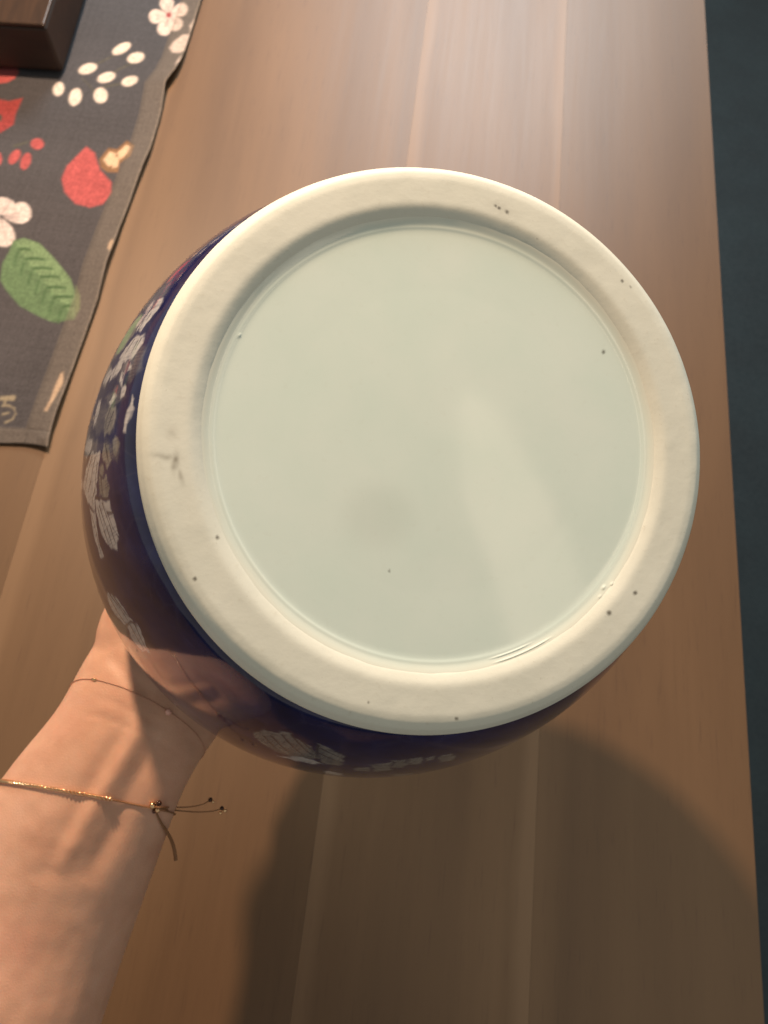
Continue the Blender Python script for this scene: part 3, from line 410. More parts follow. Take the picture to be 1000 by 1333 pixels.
BLOOM_AND_GLINT = [["w",[[3.6704,0.022],[3.6783,0.02557],[3.6338,0.02517],[3.6024,0.02973],[3.5579,0.03052],[3.5474,0.02478],[3.5709,0.02359],[3.6128,0.02121],[3.6495,0.02002]]],["w",[[3.5291,0.02101],[3.5343,0.02834],[3.5133,0.0325],[3.4767,0.03964],[3.4505,0.03468],[3.44,0.0222],[3.4688,0.02022],[3.5029,0.02002]]],["w",[[3.4479,0.03052],[3.4636,0.03706],[3.4322,0.0438],[3.4008,0.04182],[3.4008,0.03627],[3.4191,0.03092]]],["w",[[3.4296,0.02359],[3.4034,0.02359],[3.4034,0.02141]]],["g",[[3.6469,0.04063],[3.639,0.04518],[3.6024,0.06064],[3.5448,0.05826],[3.5055,0.05291],[3.5003,0.04023],[3.5474,0.0329],[3.5919,0.03131]]],["g",[[3.4793,0.05133],[3.4976,0.06242],[3.4191,0.05588],[3.3903,0.04697],[3.4374,0.04677]]],["g",[[3.3039,0.03072],[3.2803,0.02557],[3.2411,0.02438],[3.207,0.02814],[3.2018,0.0329],[3.2306,0.03607],[3.2751,0.03587],[3.3013,0.03349]]],["g",[[3.1861,0.03429],[3.1625,0.02894],[3.1154,0.02616],[3.0945,0.02973],[3.1442,0.03508]]],["g",[[3.1835,0.02339],[3.1678,0.02497],[3.1259,0.02497],[3.118,0.02299],[3.1521,0.02061]]],["g",[[3.084,0.03785],[3.0683,0.03092],[3.029,0.02834],[3.0055,0.03052],[3.029,0.03983]]],["g",[[3.118,0.03765],[3.1154,0.03369],[3.0814,0.0333],[3.0892,0.03765]]],["w",[[3.3563,0.04855],[3.3641,0.0537],[3.3091,0.05569],[3.2699,0.0541],[3.2699,0.04875],[3.3222,0.04637]]],["w",[[3.2568,0.06361],[3.2228,0.07629],[3.1809,0.06064],[3.1861,0.05747],[3.2175,0.05034]]],["w",[[3.1861,0.05192],[3.1599,0.03706],[3.0735,0.03964],[3.0395,0.04499],[2.995,0.04796],[3.0264,0.05588],[3.0709,0.06638],[3.1102,0.07233],[3.1494,0.05965]]],["w",[[3.1468,0.08323],[3.1285,0.09175],[3.1076,0.07708],[3.1206,0.07253]]],["w",[[3.0238,0.04479],[3.0055,0.03587],[2.9636,0.03409],[2.9086,0.03211],[2.8615,0.02933],[2.8353,0.03151],[2.8562,0.03746],[2.8903,0.043],[2.9348,0.04419],[2.9767,0.04578]]],["w",[[3.0055,0.03567],[2.9871,0.02913],[2.9505,0.02894],[2.9636,0.03409]]],["w",[[2.9531,0.0331],[2.9452,0.02854],[2.8693,0.02834],[2.8798,0.03052]]],["w",[[3.0133,0.05767],[2.9897,0.04756],[2.9426,0.04895],[2.8955,0.04974],[2.8484,0.04855],[2.8536,0.0537],[2.9112,0.05588],[2.9636,0.05509]]],["w",[[2.7541,0.06262],[2.7175,0.05252],[2.6285,0.04736],[2.6285,0.06004],[2.6887,0.06975],[2.7358,0.06956]]],["w",[[2.6285,0.05648],[2.6101,0.0438],[2.5185,0.05133],[2.5421,0.06104],[2.5918,0.06302]]],["g",[[2.6913,0.0749],[2.6285,0.06084],[2.5892,0.07055],[2.5683,0.10106],[2.6128,0.10086],[2.6677,0.10027]]],["g",[[2.5892,0.07055],[2.5395,0.06203],[2.5054,0.05925],[2.5211,0.07074],[2.563,0.09115]]],["g",[[2.1075,0.0436],[2.0944,0.03389],[2.0237,0.02755],[1.9321,0.03191],[1.885,0.04182],[1.9268,0.05014],[2.0001,0.05133],[2.0656,0.05034]]],["g",[[1.9268,0.02616],[1.8274,0.03191],[1.8012,0.04518],[1.8509,0.04776],[1.898,0.03845]]],["w",[[1.9871,0.06104],[1.9556,0.04954],[1.8954,0.04637],[1.8562,0.04855],[1.8902,0.0545],[1.9478,0.05668]]],["w",[[1.8221,0.06222],[1.7671,0.06302],[1.7514,0.07173],[1.8038,0.07233]]],["g",[[1.7541,0.04538],[1.7174,0.04241],[1.7043,0.04934],[1.741,0.05053]]],["g",[[1.72,0.03825],[1.6703,0.03369],[1.6336,0.04518],[1.6834,0.04994]]],["g",[[1.6703,0.03112],[1.631,0.02894],[1.5996,0.03904],[1.6389,0.04122]]],["g",[[1.6205,0.02933],[1.5839,0.02834],[1.5551,0.03706],[1.5944,0.03805]]],["g",[[1.5682,0.02894],[1.5446,0.02795],[1.5315,0.0325],[1.5525,0.03389]]],["g",[[1.5184,0.02913],[1.4713,0.02874],[1.4425,0.03944],[1.4923,0.03825]]],["g",[[1.6074,0.05727],[1.542,0.05727],[1.4975,0.07768],[1.5551,0.08204]]],["g",[[1.8483,0.0323],[1.8378,0.03052],[1.8143,0.03765],[1.8143,0.04578]]],["w",[[3.2987,0.01645],[3.1913,0.01923],[3.1809,0.01725],[3.2725,0.01467],[3.2882,0.01467]]],["h",[[3.4819,0.02715],[3.4741,0.01606],[3.3982,0.01487],[3.351,0.01943]]],["h",[[3.3458,0.04142],[3.3641,0.02636],[3.3065,0.01923],[3.2882,0.02953]]],["h",[[3.3379,0.05232],[3.3091,0.03567],[3.2646,0.02378],[3.207,0.02497],[3.228,0.0432],[3.2751,0.05489]]],["h",[[3.6861,0.04637],[3.749,0.03429],[3.8197,0.0323],[3.6992,0.022],[3.6102,0.02497]]],["h",[[3.2961,0.07114],[3.2097,0.04241],[3.1678,0.04142],[3.1704,0.06123],[3.2437,0.0753]]],["h",[[3.4688,0.03944],[3.4558,0.02577],[3.4008,0.02299],[3.3772,0.02913]]],["h",[[3.1913,0.0333],[3.139,0.02081],[3.0919,0.0218],[3.1364,0.03032]]],["w",[[3.4139,0.02913],[3.3589,0.02656],[3.351,0.02418],[3.3982,0.02596]]],["w",[[3.461,0.04855],[3.44,0.06004],[3.4086,0.04895],[3.4322,0.04063]]],["w",[[3.3537,0.02378],[3.3118,0.0224],[3.3091,0.02081],[3.3458,0.02161]]],["w",[[3.3353,0.02973],[3.3118,0.03448],[3.2987,0.03191],[3.3222,0.02715]]]]  # one white shape by the foot paints a lavender glaze highlight
VEIN = [[[3.5945,0.02874],[3.5631,0.02894]],[[3.6154,0.02497],[3.5867,0.02537]],[[3.5264,0.02814],[3.4793,0.0323]],[[3.5133,0.02398],[3.4662,0.02577]],[[3.516,0.022],[3.4793,0.02339]],[[3.4453,0.02913],[3.406,0.03112]],[[3.4427,0.02497],[3.4112,0.02517]],[[3.5552,0.02953],[3.5762,0.02993]],[[3.4584,0.03825],[3.4217,0.03924]],[[3.2725,0.02715],[3.2201,0.03131]],[[3.2908,0.03072],[3.2515,0.03389]],[[3.1547,0.0436],[3.0945,0.05073]],[[3.0945,0.05073],[3.0657,0.05707]],[[3.1337,0.04043],[3.0578,0.04439]],[[3.0578,0.04439],[3.0264,0.05073]],[[3.1704,0.04875],[3.1259,0.05767]],[[3.1259,0.05767],[3.0788,0.0646]],[[2.9976,0.04102],[2.9191,0.03686]],[[2.9191,0.03686],[2.8562,0.03547]],[[3.0002,0.03726],[2.9217,0.03349]],[[2.9217,0.03349],[2.8588,0.0323]],[[2.9924,0.0432],[2.9164,0.04043]],[[2.9164,0.04043],[2.8746,0.03904]],[[3.029,0.04538],[2.995,0.02933]],[[3.084,0.03627],[3.0159,0.03567]],[[3.1756,0.03171],[3.1102,0.02834]],[[2.9924,0.0543],[2.9322,0.05133]],[[2.9322,0.05133],[2.8693,0.05192]],[[2.961,0.03429],[2.9479,0.02775]],[[3.194,0.07114],[3.1704,0.05727]],[[2.7437,0.06084],[2.6834,0.0541]],[[2.6834,0.0541],[2.6363,0.05271]],[[2.7279,0.06341],[2.673,0.06064]],[[2.673,0.06064],[2.6337,0.05826]],[[2.741,0.05727],[2.6389,0.04875]],[[2.6232,0.05311],[2.5368,0.05549]],[[2.6154,0.04717],[2.5316,0.05232]],[[2.6285,0.06084],[2.6258,0.04796]],[[2.0604,0.03607],[1.9583,0.04835]],[[2.0394,0.03092],[1.9268,0.04439]],[[2.0159,0.02775],[1.9085,0.04043]],[[1.9871,0.02814],[1.9059,0.03686]],[[2.0787,0.03964],[1.9949,0.05034]],[[1.9111,0.03032],[1.83,0.03468]],[[1.8954,0.03567],[1.8221,0.04063]],[[1.9242,0.02795],[1.8876,0.0436]]]
def build_jar():
    root = empty('porcelain_jar', label='upturned blue and white porcelain jar held up with its pale glazed base showing', cat='jar')
    root.matrix_world = Matrix(((JE1[0], JE2[0], JA[0], JB[0]), (JE1[1], JE2[1], JA[1], JB[1]), (JE1[2], JE2[2], JA[2], JB[2]), (0, 0, 0, 1)))
    # --- body: outside from the foot to the lip, then the inside
    nth = 1300
    t_out = np.concatenate([[0.0105, 0.0113], .0115 + (TM - .0115) * np.linspace(0, 1, 230) ** 1.25, np.linspace(TM, .185, 70)[1:]])
    r_out = jar_r(np.maximum(t_out, .0115)); r_out[:2] = RF - .0013
    neck_t = [.188, .192, .198, .204, .2055, .2050, .200, .190, .182]; neck_r = [.0510, .0502, .0500, .0506, .0490, .0468, .0458, .0458, .0480]
    t_in = np.linspace(.180, .022, 40); r_in = jar_r(np.clip(t_in, .02, .18)) - .0055
    T = np.concatenate([t_out, neck_t, t_in, [.020, .020]]); Rr = np.concatenate([r_out, neck_r, r_in, [.05, 0.0005]])
    th = np.linspace(-math.pi / 2, 1.5 * math.pi, nth, endpoint=False)
    TH, TT = np.meshgrid(th, T, indexing='ij'); RR = np.broadcast_to(Rr, TT.shape)
    wob = 1 + 0.0035 * np.cos(2 * TH + 0.9) + 0.0015 * np.cos(3 * TH)
    P = np.stack([RR * wob * np.cos(TH), RR * wob * np.sin(TH), TT], -1)
    n_out = len(t_out)
    # painted pattern: red = white petal and one painted glaze highlight, green = grey-washed petal, blue = dark line
    W = np.zeros(TT.shape); G = np.zeros(TT.shape); D = np.zeros(TT.shape)
    s_ = 0.09                                 # angle -> metres so that polygons keep their shape
    TO = TT[:, :n_out]; HO = TH[:, :n_out] * s_
    WH = .0016 * (value_noise(HO, TO, 420, 21) - .5); WT = .0024 * (value_noise(HO, TO, 420, 22) - .5)   # a brush never runs quite straight
    def paint(buf, poly, soft):
        q = [(p[0] * s_, p[1]) for p in poly]
        buf[:, :n_out] = np.maximum(buf[:, :n_out], poly_cover(HO + WH, TO + WT, q, soft))
    def stroke(buf, a, b, w_):
        ax, ay, bx, by = a[0] * s_, a[1], b[0] * s_, b[1]; L = math.hypot(bx - ax, by - ay) + 1e-9
        nx, ny = -(by - ay) / L * w_, (bx - ax) / L * w_
        q = [(ax + nx, ay + ny), (bx + nx * .4, by + ny * .4), (bx - nx * .4, by - ny * .4), (ax - nx, ay - ny)]
        buf[:, :n_out] = np.maximum(buf[:, :n_out], poly_cover(HO, TO, q, .0005))
    for key, poly in BLOOM_AND_GLINT:
        if key == 'h':
            h_ = np.zeros(TT.shape); paint(h_, poly, 0.0018); G = np.maximum(G, 0.38 * h_)
        else: paint(W if key == 'w' else G, poly, 0.0011)
    bru = 0.62 + 0.75 * value_noise(TH * 60, TT, 260, 12); W = np.clip(W * bru, 0, 1); G = np.clip(G * bru, 0, 1)
    for a, b in VEIN: stroke(D, a, b, 0.00045)
    # the same blossoms over the rest of the jar
    r = random.Random(5)
    for i in range(150):
        a0 = r.uniform(-1.3, 4.5); t0 = r.uniform(.03, .178); rad = r.uniform(.008, .013)
        rr = float(jar_r(t0)); near = [abs(((p[0] - a0 + math.pi) % (2 * math.pi)) - math.pi) * .1 + abs(p[1] - t0) for _, po in BLOOM_AND_GLINT for p in po]
        if min(near) < .03 and t0 < .13: continue
        if t0 < .1 and 0.6 < a0 < 4.2: continue
        ph = r.random() * 6.28
        for k in range(5):
            f_ = ph + k * 1.2566; cx, cy = a0 * s_ + math.cos(f_) * rad * .62 * s_ / rr, t0 + math.sin(f_) * rad * .62
            q = [((cx + rad * .42 * math.cos(u) * s_ / rr) / s_, cy + rad * .42 * math.sin(u)) for u in np.linspace(0, 6.283, 11, endpoint=False)]
            paint(W if r.random() < .7 else G, q, .0008)
            for dv in (-.3, 0, .3):
                stroke(D, (a0 + math.cos(f_ + dv) * rad * .25 / rr, t0 + math.sin(f_ + dv) * rad * .25), (a0 + math.cos(f_ + dv) * rad * .8 / rr, t0 + math.sin(f_ + dv) * rad * .8), .0003)
    A = np.stack([W, G, D], -1)
    inside = np.zeros(TT.shape); inside[:, n_out:] = 1.0; inside[:, n_out:n_out + 3] = 0
    w = NT('cobalt and white glaze')
    sep = w.n('ShaderNodeSeparateColor'); w.l(w.attr('paint').outputs['Color'], sep.inputs[0])
    v = w.coords()
    vo = w.n('ShaderNodeTexVoronoi', feature='DISTANCE_TO_EDGE'); vo.inputs['Scale'].default_value = 95; w.l(v, vo.inputs['Vector'])
    wash = w.noise(v, 60, 5, .65); wash2 = w.noise(v, 260, 4, .6)
    blue = w.ramp(wash, [(0.3, (0.008, 0.009, 0.040)), (0.55, (0.013, 0.016, 0.075)), (0.8, (0.026, 0.034, 0.13))])
    crack = w.ramp(vo.outputs['Distance'], [(0.0, 1.0), (0.035, 0.25), (0.06, 0.0)])
    c = w.mix(w.math('MULTIPLY', crack, 0.22), blue, (0.055, 0.055, 0.11))
    grey = w.ramp(wash2, [(0.3, (0.12, 0.125, 0.135)), (0.7, (0.25, 0.25, 0.245))])
    c = w.mix(sep.outputs[1], c, grey)
    wht = w.ramp(wash2, [(0.25, (0.32, 0.33, 0.37)), (0.7, (0.56, 0.56, 0.56))])
    c = w.mix(sep.outputs[0], c, wht)
    c = w.mix(w.math('MULTIPLY', sep.outputs[2], 0.85), c, (0.03, 0.03, 0.05))
    c = w.mix(w.attr('inside').outputs['Fac'], c, (0.62, 0.64, 0.58))
    w.set(Base_Color=c, Roughness=0.09, Specular_IOR_Level=0.5)
    hn = w.noise(v, 55, 3); w.bump(hn, 0.06, 0.0012)
    grid_obj('body', P, w.m, root, True, {'paint': A, 'inside': np.repeat(inside[..., None], 3, -1)})
    # --- foot ring (bare biscuit) and sunk base (pale celadon glaze)
    def lathe(name, prof, mat, n_=900, extra=None, grain=0.0, warp=0.00016, glint_ridges=False):
        pr = np.array(prof); th = np.linspace(-math.pi, math.pi, n_, endpoint=False)
        TH, R_ = np.meshgrid(th, pr[:, 0], indexing='ij'); Z_ = np.broadcast_to(pr[:, 1], R_.shape)
        wob = 1.016 + 0.0035 * np.cos(2 * TH + 0.9) + 0.0015 * np.cos(3 * TH)
        X_, Y_ = R_ * wob * np.cos(TH), R_ * wob * np.sin(TH)
        Z_ = Z_ + warp * (value_noise(X_, Y_, 60, 4) - .5) + grain * (value_noise(X_, Y_, 260, 6) - .5)
        if glint_ridges:                              # raised ridges and beads, shaped to put glints on the little wall
            for r0, a0, a1, h_, s_ in ((.0579, 1.15, 1.38, .00015, .00022), (.0591, 1.06, 1.37, .00017, .00022)):
                rr_ = r0 + .0004 * (TH - 1.2)
                win = np.clip((TH - a0) / .06, 0, 1) * np.clip((a1 - TH) / .06, 0, 1)
                Z_ = Z_ - h_ * win * np.exp(-((R_ - rr_) / s_) ** 2)
            for r0, a0, h_, s_ in ((.0586, .735, .00028, .0004), (.0597, .70, .00025, .00035), (.0593, .78, .0002, .0003), (.0566, -2.68, .0002, .00035)):
                Z_ = Z_ - h_ * np.exp(-((R_ - r0) ** 2 + (.058 * (TH - a0)) ** 2) / s_ ** 2)
        at_ = extra(X_, Y_) if extra else {}
        return grid_obj(name, np.stack([X_, Y_, Z_], -1), mat, root, True, at_)
    def smooth_prof(ctrl, n_):
        c_ = np.array(ctrl); s = np.r_[0, np.cumsum(np.hypot(*np.diff(c_, axis=0).T))]
        q = np.linspace(0, s[-1], n_); a = np.stack([np.interp(q, s, c_[:, i]) for i in (0, 1)], -1)
        k = max(15, n_ // 16)
        for _ in range(k): a[1:-1] = (a[:-2] + 2 * a[1:-1] + a[2:]) / 4
        return a
    SPECK = [(.05228, .04142, .0007), (.0445, .04653, .0008), (.00202, .07179, .00055), (-.05676, .02588, .0006), (-.06197, .03585, .0006), (-.02026, .0668, .0004), (.01833, -.06395, .0006), (.0205, -.06301, .0007), (.01725, -.06453, .0005), (.05354, -.04524, .0006), (.056, -.0437, .0004), (.02907, -.0559, .0003)]
    SPECK2 = [(.0478, -.02519, .0007), (.00546, .06089, .0007), (-.01404, .03454, .0004)]
    def marks_and_reflection(sp, smudge):
        def go(X_, Y_):
            S = np.zeros(X_.shape)
            for (a, b, r_) in sp:
                d = np.hypot(X_ - a + .0003 * (value_noise(X_, Y_, 1500, 9) - .5), Y_ - b); S = np.maximum(S, np.clip(1.5 - 1.3 * d / r_, 0, 1) * min(1.0, r_ / .0005))
            M = 0.11 * np.exp(-(((X_ + .0165) / .0095) ** 2 + ((Y_ - .0205) / .0085) ** 2) ** 2) if not smudge else np.zeros(X_.shape)  # without smudges: a soft dark reflection painted into the base colour
            if smudge:
                for (a, b, sx, sy, rot, k) in ((-.0668, .0075, .0008, .0024, .1, .8), (-.0690, .0062, .0030, .0007, .15, .5), (-.0676, .0005, .0013, .0016, 0, .28), (-.0655, .0110, .0006, .002, -.3, .45), (.0190, -.0640, .004, .002, .4, .2)):
                    dx, dy = X_ - a, Y_ - b; u = dx * math.cos(rot) + dy * math.sin(rot); v_ = -dx * math.sin(rot) + dy * math.cos(rot)
                    M = np.maximum(M, k * np.exp(-(u / sx) ** 2 - (v_ / sy) ** 2) * (.5 + value_noise(X_, Y_, 900, 2)))
            return {'marks_and_reflection': np.stack([S, np.clip(M, 0, 1), 0 * S], -1)}
        return go
    def clay(name, lo, hi, rough, dirt, bump, rim=None):
        w = NT(name); v = w.coords(); f = w.noise(v, 38, 5, .6); g = w.noise(v, 420, 4, .6); h_ = w.noise(v, 1600, 2)
        sep = w.n('ShaderNodeSeparateColor'); w.l(w.attr('marks_and_reflection').outputs['Color'], sep.inputs[0])
        c = w.ramp(f, [(0.32, lo), (0.68, hi)])
        c = w.mix(w.ramp(g, [(0.60, 0.0), (0.78, dirt)]), c, (0.33, 0.27, 0.17))
        c = w.mix(w.ramp(h_, [(0.70, 0.0), (0.76, dirt * 1.2)]), c, (0.2, 0.16, 0.1))
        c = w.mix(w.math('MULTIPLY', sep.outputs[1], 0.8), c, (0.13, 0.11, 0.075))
        c = w.mix(w.math('MULTIPLY', sep.outputs[0], 0.8), c, (0.05, 0.04, 0.025))
        if rim:                                # the glaze thins out towards the bare ring
            sx = w.n('ShaderNodeVectorMath', operation='MULTIPLY'); sx.inputs[1].default_value = (1, 1, 0); w.l(w.n('ShaderNodeTexCoord').outputs['Object'], sx.inputs[0])
            ln = w.n('ShaderNodeVectorMath', operation='LENGTH'); w.l(sx.outputs[0], ln.inputs[0])
            rr = w.math('ADD', ln.outputs['Value'], w.math('MULTIPLY', w.math('SUBTRACT', w.noise(v, 90, 3), 0.5), 0.0022))
            k = w.ramp(w.math('MULTIPLY', w.math('SUBTRACT', rr, 0.0578), 300.0), [(0.0, 0.0), (0.9, 1.0)])
            c = w.mix(k, c, rim)
            rough = w.ramp(k, [(0.6, rough), (0.98, 0.4)])
        w.set(Base_Color=c, Roughness=rough); w.bump(g, bump, 0.0006)
        return w
    ring = clay('bare porcelain biscuit', (0.66, 0.695, 0.615), (0.71, 0.745, 0.665), 0.6, 0.16, 0.08)
    prof = smooth_prof([(.0744, .0118), (.0752, .0100), (.0757, .0066), (.0752, .0042), (.0736, .0014), (.0720, .0003), (.0700, 0), (.0632, .00003), (.0622, .00015), (.0612, .00048), (.0600, .00095), (.0592, .0014), (.0584, .0021)], 150)
    lathe('foot_ring', prof, ring.m, 1000, extra=marks_and_reflection(SPECK, True), grain=0.00006)
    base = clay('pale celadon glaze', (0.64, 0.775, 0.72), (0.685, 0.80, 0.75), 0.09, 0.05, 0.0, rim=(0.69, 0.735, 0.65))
    base.bump(base.noise(base.coords(), 24, 2), 0.02, 0.001)
    prof = smooth_prof([(.0616, .00085), (.0606, .00092), (.0596, .00114), (.0580, .00165), (.0568, .00186), (.0556, .00194), (.0400, .0020), (.02, .0019), (.0, .0018)], 560)
    prof = np.concatenate([prof[prof[:, 0] > .0545], prof[prof[:, 0] <= .0545][::4], [[.00002, .0018]]])
    prof[:, 1] -= .00006 * np.exp(-((prof[:, 0] - .0571) / .00055) ** 2)     # faint ridge added to draw thin highlights round the floor
    prof[-1, 0] = 0.00002
    lathe('base', prof, base.m, 800, extra=marks_and_reflection(SPECK2, False), warp=0.00007, glint_ridges=True)
build_jar()

# ------------------------------------------------------------------ the left forearm and hand that hold the jar from below
def unit(v): v = np.asarray(v, float); return v / np.linalg.norm(v)
def loft(st, k=28, steps=10):
    """st: list of (centre, half width, half thickness, direction across, power); smooth tube with rounded ends"""
    C_ = np.array([s[0] for s in st], float); Wd = np.array([s[1] for s in st]); Th = np.array([s[2] for s in st]); A_ = np.array([unit(s[3]) for s in st])
    n_ = len(st); q = np.linspace(0, n_ - 1, (n_ - 1) * steps + 1)
    def cr(V):
        V = np.asarray(V, float); out = []
        for x in q:
            i = min(int(x), n_ - 2); u = x - i
            p0, p1, p2, p3 = V[max(i - 1, 0)], V[i], V[i + 1], V[min(i + 2, n_ - 1)]
            out.append(.5 * (2 * p1 + (p2 - p0) * u + (2 * p0 - 5 * p1 + 4 * p2 - p3) * u * u + (3 * p1 - p0 - 3 * p2 + p3) * u ** 3))
        return np.array(out)
    C_, Wd, Th, A_ = cr(C_), cr(Wd), cr(Th), cr(A_)
    T = np.gradient(C_, axis=0); T /= np.linalg.norm(T, axis=1)[:, None]
    V = []
    def ring(c, t, a, w_, h_):
        a = unit(a - t * (a @ t)); b = np.cross(t, a)
        for j in range(k):
            x = 2 * math.pi * j / k
            V.append(c + a * w_ * math.cos(x) + b * h_ * math.sin(x))
    nr = 0
    for s in (0.25, 0.6, 0.85, 0.97):           # rounded start
        f_ = math.sqrt(1 - (1 - s) ** 2); ring(C_[0] - T[0] * (1 - s) * Th[0], T[0], A_[0], Wd[0] * f_, Th[0] * f_); nr += 1
    for i in range(len(q)): ring(C_[i], T[i], A_[i], Wd[i], Th[i]); nr += 1
    for s in (0.97, 0.85, 0.6, 0.25):
        f_ = math.sqrt(1 - (1 - s) ** 2); ring(C_[-1] + T[-1] * (1 - s) * Th[-1], T[-1], A_[-1], Wd[-1] * f_, Th[-1] * f_); nr += 1
    Fc = [(i * k + j, i * k + (j + 1) % k, (i + 1) * k + (j + 1) % k, (i + 1) * k + j) for i in range(nr - 1) for j in range(k)]
    Fc.append(tuple(range(k))[::-1]); Fc.append(tuple((nr - 1) * k + j for j in range(k)))
    return V, Fc
def build_person():
    root = empty('person', at(145, 985, .300), 'bare left forearm and hand with fine bracelets, cupping the porcelain jar from below', 'person')
    def px_dir(dx, dy, dd=0.0): return unit(RW @ np.array([dx, -dy, -dd]))
    across = lambda dx, dy, dd=0.0: px_dir(dx, dy, dd)
    HA = 2.40                                             # angle round the jar on which the palm lies
    def jp(ang, t, out): return JB + JA * t + (float(jar_r(t)) + out) * (math.cos(ang) * JE1 + math.sin(ang) * JE2)
    def jr(t, r, ang): return JB + JA * t + r * (math.cos(ang) * JE1 + math.sin(ang) * JE2)
    tang = -math.sin(HA) * JE1 + math.cos(HA) * JE2       # round the jar at the palm
    sgn = 1.0 if tang @ px_dir(1, 1) > 0 else -1.0
    tang = tang * sgn
    palm1 = jr(.160, .104, HA); palm2 = jr(.192, .078, HA)
    arm = loft([
        (at(-400, 1875, .268), .052, .045, across(.85, .5)),
        (at(-205, 1590, .284), .051, .043, across(.85, .5)),
        (at(-52, 1362, .300), .0480, .0375, across(.86, .5)),
        (at(40, 1190, .312), .0415, .0300, across(.86, .5)),
        (at(110, 1056, .313), .0352, .0235, across(.84, .53)),
        (at(160, 970, .315), .0306, .0190, across(.82, .57)),
        (at(207, 894, .322), .0322, .0160, across(.80, .60)),
        (at(263, 822, .337), .0338, .0150, across(.80, .60) * .5 + tang * .5),
        (palm1 * .45 + palm2 * .55, .0370, .0120, tang),
        (jr(.203, .056, HA), .0390, .0115, tang)])
    parts = [arm]
    # fingers: base across the knuckle line, then over the shoulder and mouth of the jar
    spread = [(-.0285, .94, .0083), (-.0098, 1.06, .0086), (.0095, 1.0, .0082), (.0275, .80, .0073)]
    base = jr(.203, .056, HA); fw = unit(jr(.213, .022, HA) - base)
    for i, (off, ln, rad) in enumerate(spread):
        b0 = base + tang * off * .9 - fw * .012
        d0 = unit(fw + tang * off * 3.2)
        up = -JA
        p1 = b0 + d0 * .030 * ln + JA * .002
        p2 = p1 + unit(d0 + JA * -.02 + up * .10) * .034 * ln
        p3 = p2 + unit(d0 + up * .38) * .024 * ln
        p4 = p3 + unit(d0 + up * .75) * .018 * ln
        parts.append(loft([(b0, rad * 1.12, rad * 1.08, tang), (p1, rad * 1.02, rad, tang), ((p1 + p2) / 2, rad * .95, rad * .93, tang), (p2, rad * 1.0, rad * .97, tang), (p3, rad * .92, rad * .88, tang), (p4, rad * .78, rad * .68, tang)], 16, 6))
    # thumb: leaves the side of the palm and lies along the jar's far left side
    u_ = lambda ang, t, o: jp(ang, t, o)
    dA = -sgn
    parts.append(loft([(at(212, 870, .325), .0165, .0120, px_dir(.7, .7)), (at(171, 838, .324), .0150, .0110, px_dir(.7, .7)), (u_(HA + dA * .46, .160, .0085), .0115, .0100, JA), (u_(HA + dA * .62, .160, .0080), .0102, .0092, JA), (u_(HA + dA * .82, .158, .0080), .0094, .0084, JA), (u_(HA + dA * 1.0, .156, .0070), .0078, .0064, JA)], 18, 6))
    V, Fc = join(parts)
    raw = obj('arm_and_hand', V, Fc, None, None)
    md = raw.modifiers.new('union', 'REMESH'); md.mode = 'VOXEL'; md.voxel_size = 0.0013; md.use_smooth_shade = True
    sm = raw.modifiers.new('smooth', 'SMOOTH'); sm.factor = 0.5; sm.iterations = 14
    dg = bpy.context.evaluated_depsgraph_get()
    me = bpy.data.meshes.new_from_object(raw.evaluated_get(dg))
    bpy.data.objects.remove(raw)
    nv = len(me.vertices)
    co = np.zeros(nv * 3); me.vertices.foreach_get('co', co); co = co.reshape(-1, 3)
    no = np.zeros(nv * 3); me.vertices.foreach_get('normal', no); no = no.reshape(-1, 3)
    # tendons, creases and the heel of the palm stand out on the inner side of the wrist
    q = seen(co); facing = np.clip(((CAM - co) * no).sum(1) / np.linalg.norm(CAM - co, axis=1), 0, 1)
    def ridge(pts, width, hgt, taper=0.15):
        p = np.array(pts, float); best = np.full(nv, 1e9); tt = np.zeros(nv); L = np.r_[0, np.cumsum(np.hypot(*np.diff(p, axis=0).T))]
        for i in range(len(p) - 1):
            e = p[i + 1] - p[i]; u = np.clip(((q - p[i]) @ e) / (e @ e), 0, 1); d = np.hypot(*(q - p[i] - u[:, None] * e).T)
            m = d < best; best[m] = d[m]; tt[m] = (L[i] + u[m] * np.hypot(*e)) / L[-1]
        return hgt * np.exp(-(best / width) ** 2) * np.clip(tt / taper, 0, 1) * np.clip((1 - tt) / taper, 0, 1) ** .7
    disp = ridge([(196, 922), (172, 962), (140, 1015), (108, 1070), (70, 1135)], 13, .0017)
    disp += ridge([(235, 950), (205, 985), (178, 1030), (150, 1080)], 9, .0004)
    disp -= ridge([(174, 940), (152, 972), (118, 1030), (84, 1092), (50, 1150)], 13, .0012)
    disp -= ridge([(222, 945), (203, 975), (172, 1030), (146, 1085), (110, 1150)], 14, .0017)
    disp += ridge([(250, 965), (240, 990), (225, 1022), (205, 1075)], 18, .0016)
    disp -= ridge([(118, 905), (150, 916), (190, 934), (235, 955)], 4, .0003)
    disp -= ridge([(98, 925), (140, 936), (190, 956), (240, 985)], 2.5, .00035)
    disp -= ridge([(140, 850), (165, 880), (200, 905)], 9, .0008)
    disp += .00035 * (value_noise(q[:, 0], q[:, 1], .05, 4) - .5)
    co = co + no * (disp * np.clip(facing * 2.2, 0, 1))[:, None]
    me.vertices.foreach_set('co', co.reshape(-1)); me.update()
    w = NT('skin'); v = w.coords()
    f = w.noise(v, 55, 5, .6); g = w.noise(v, 700, 4, .6); vor = w.n('ShaderNodeTexVoronoi', feature='DISTANCE_TO_EDGE'); vor.inputs['Scale'].default_value = 900; w.l(v, vor.inputs['Vector'])
    c = w.ramp(f, [(0.3, (0.57, 0.325, 0.225)), (0.52, (0.63, 0.375, 0.265)), (0.72, (0.66, 0.41, 0.30))])
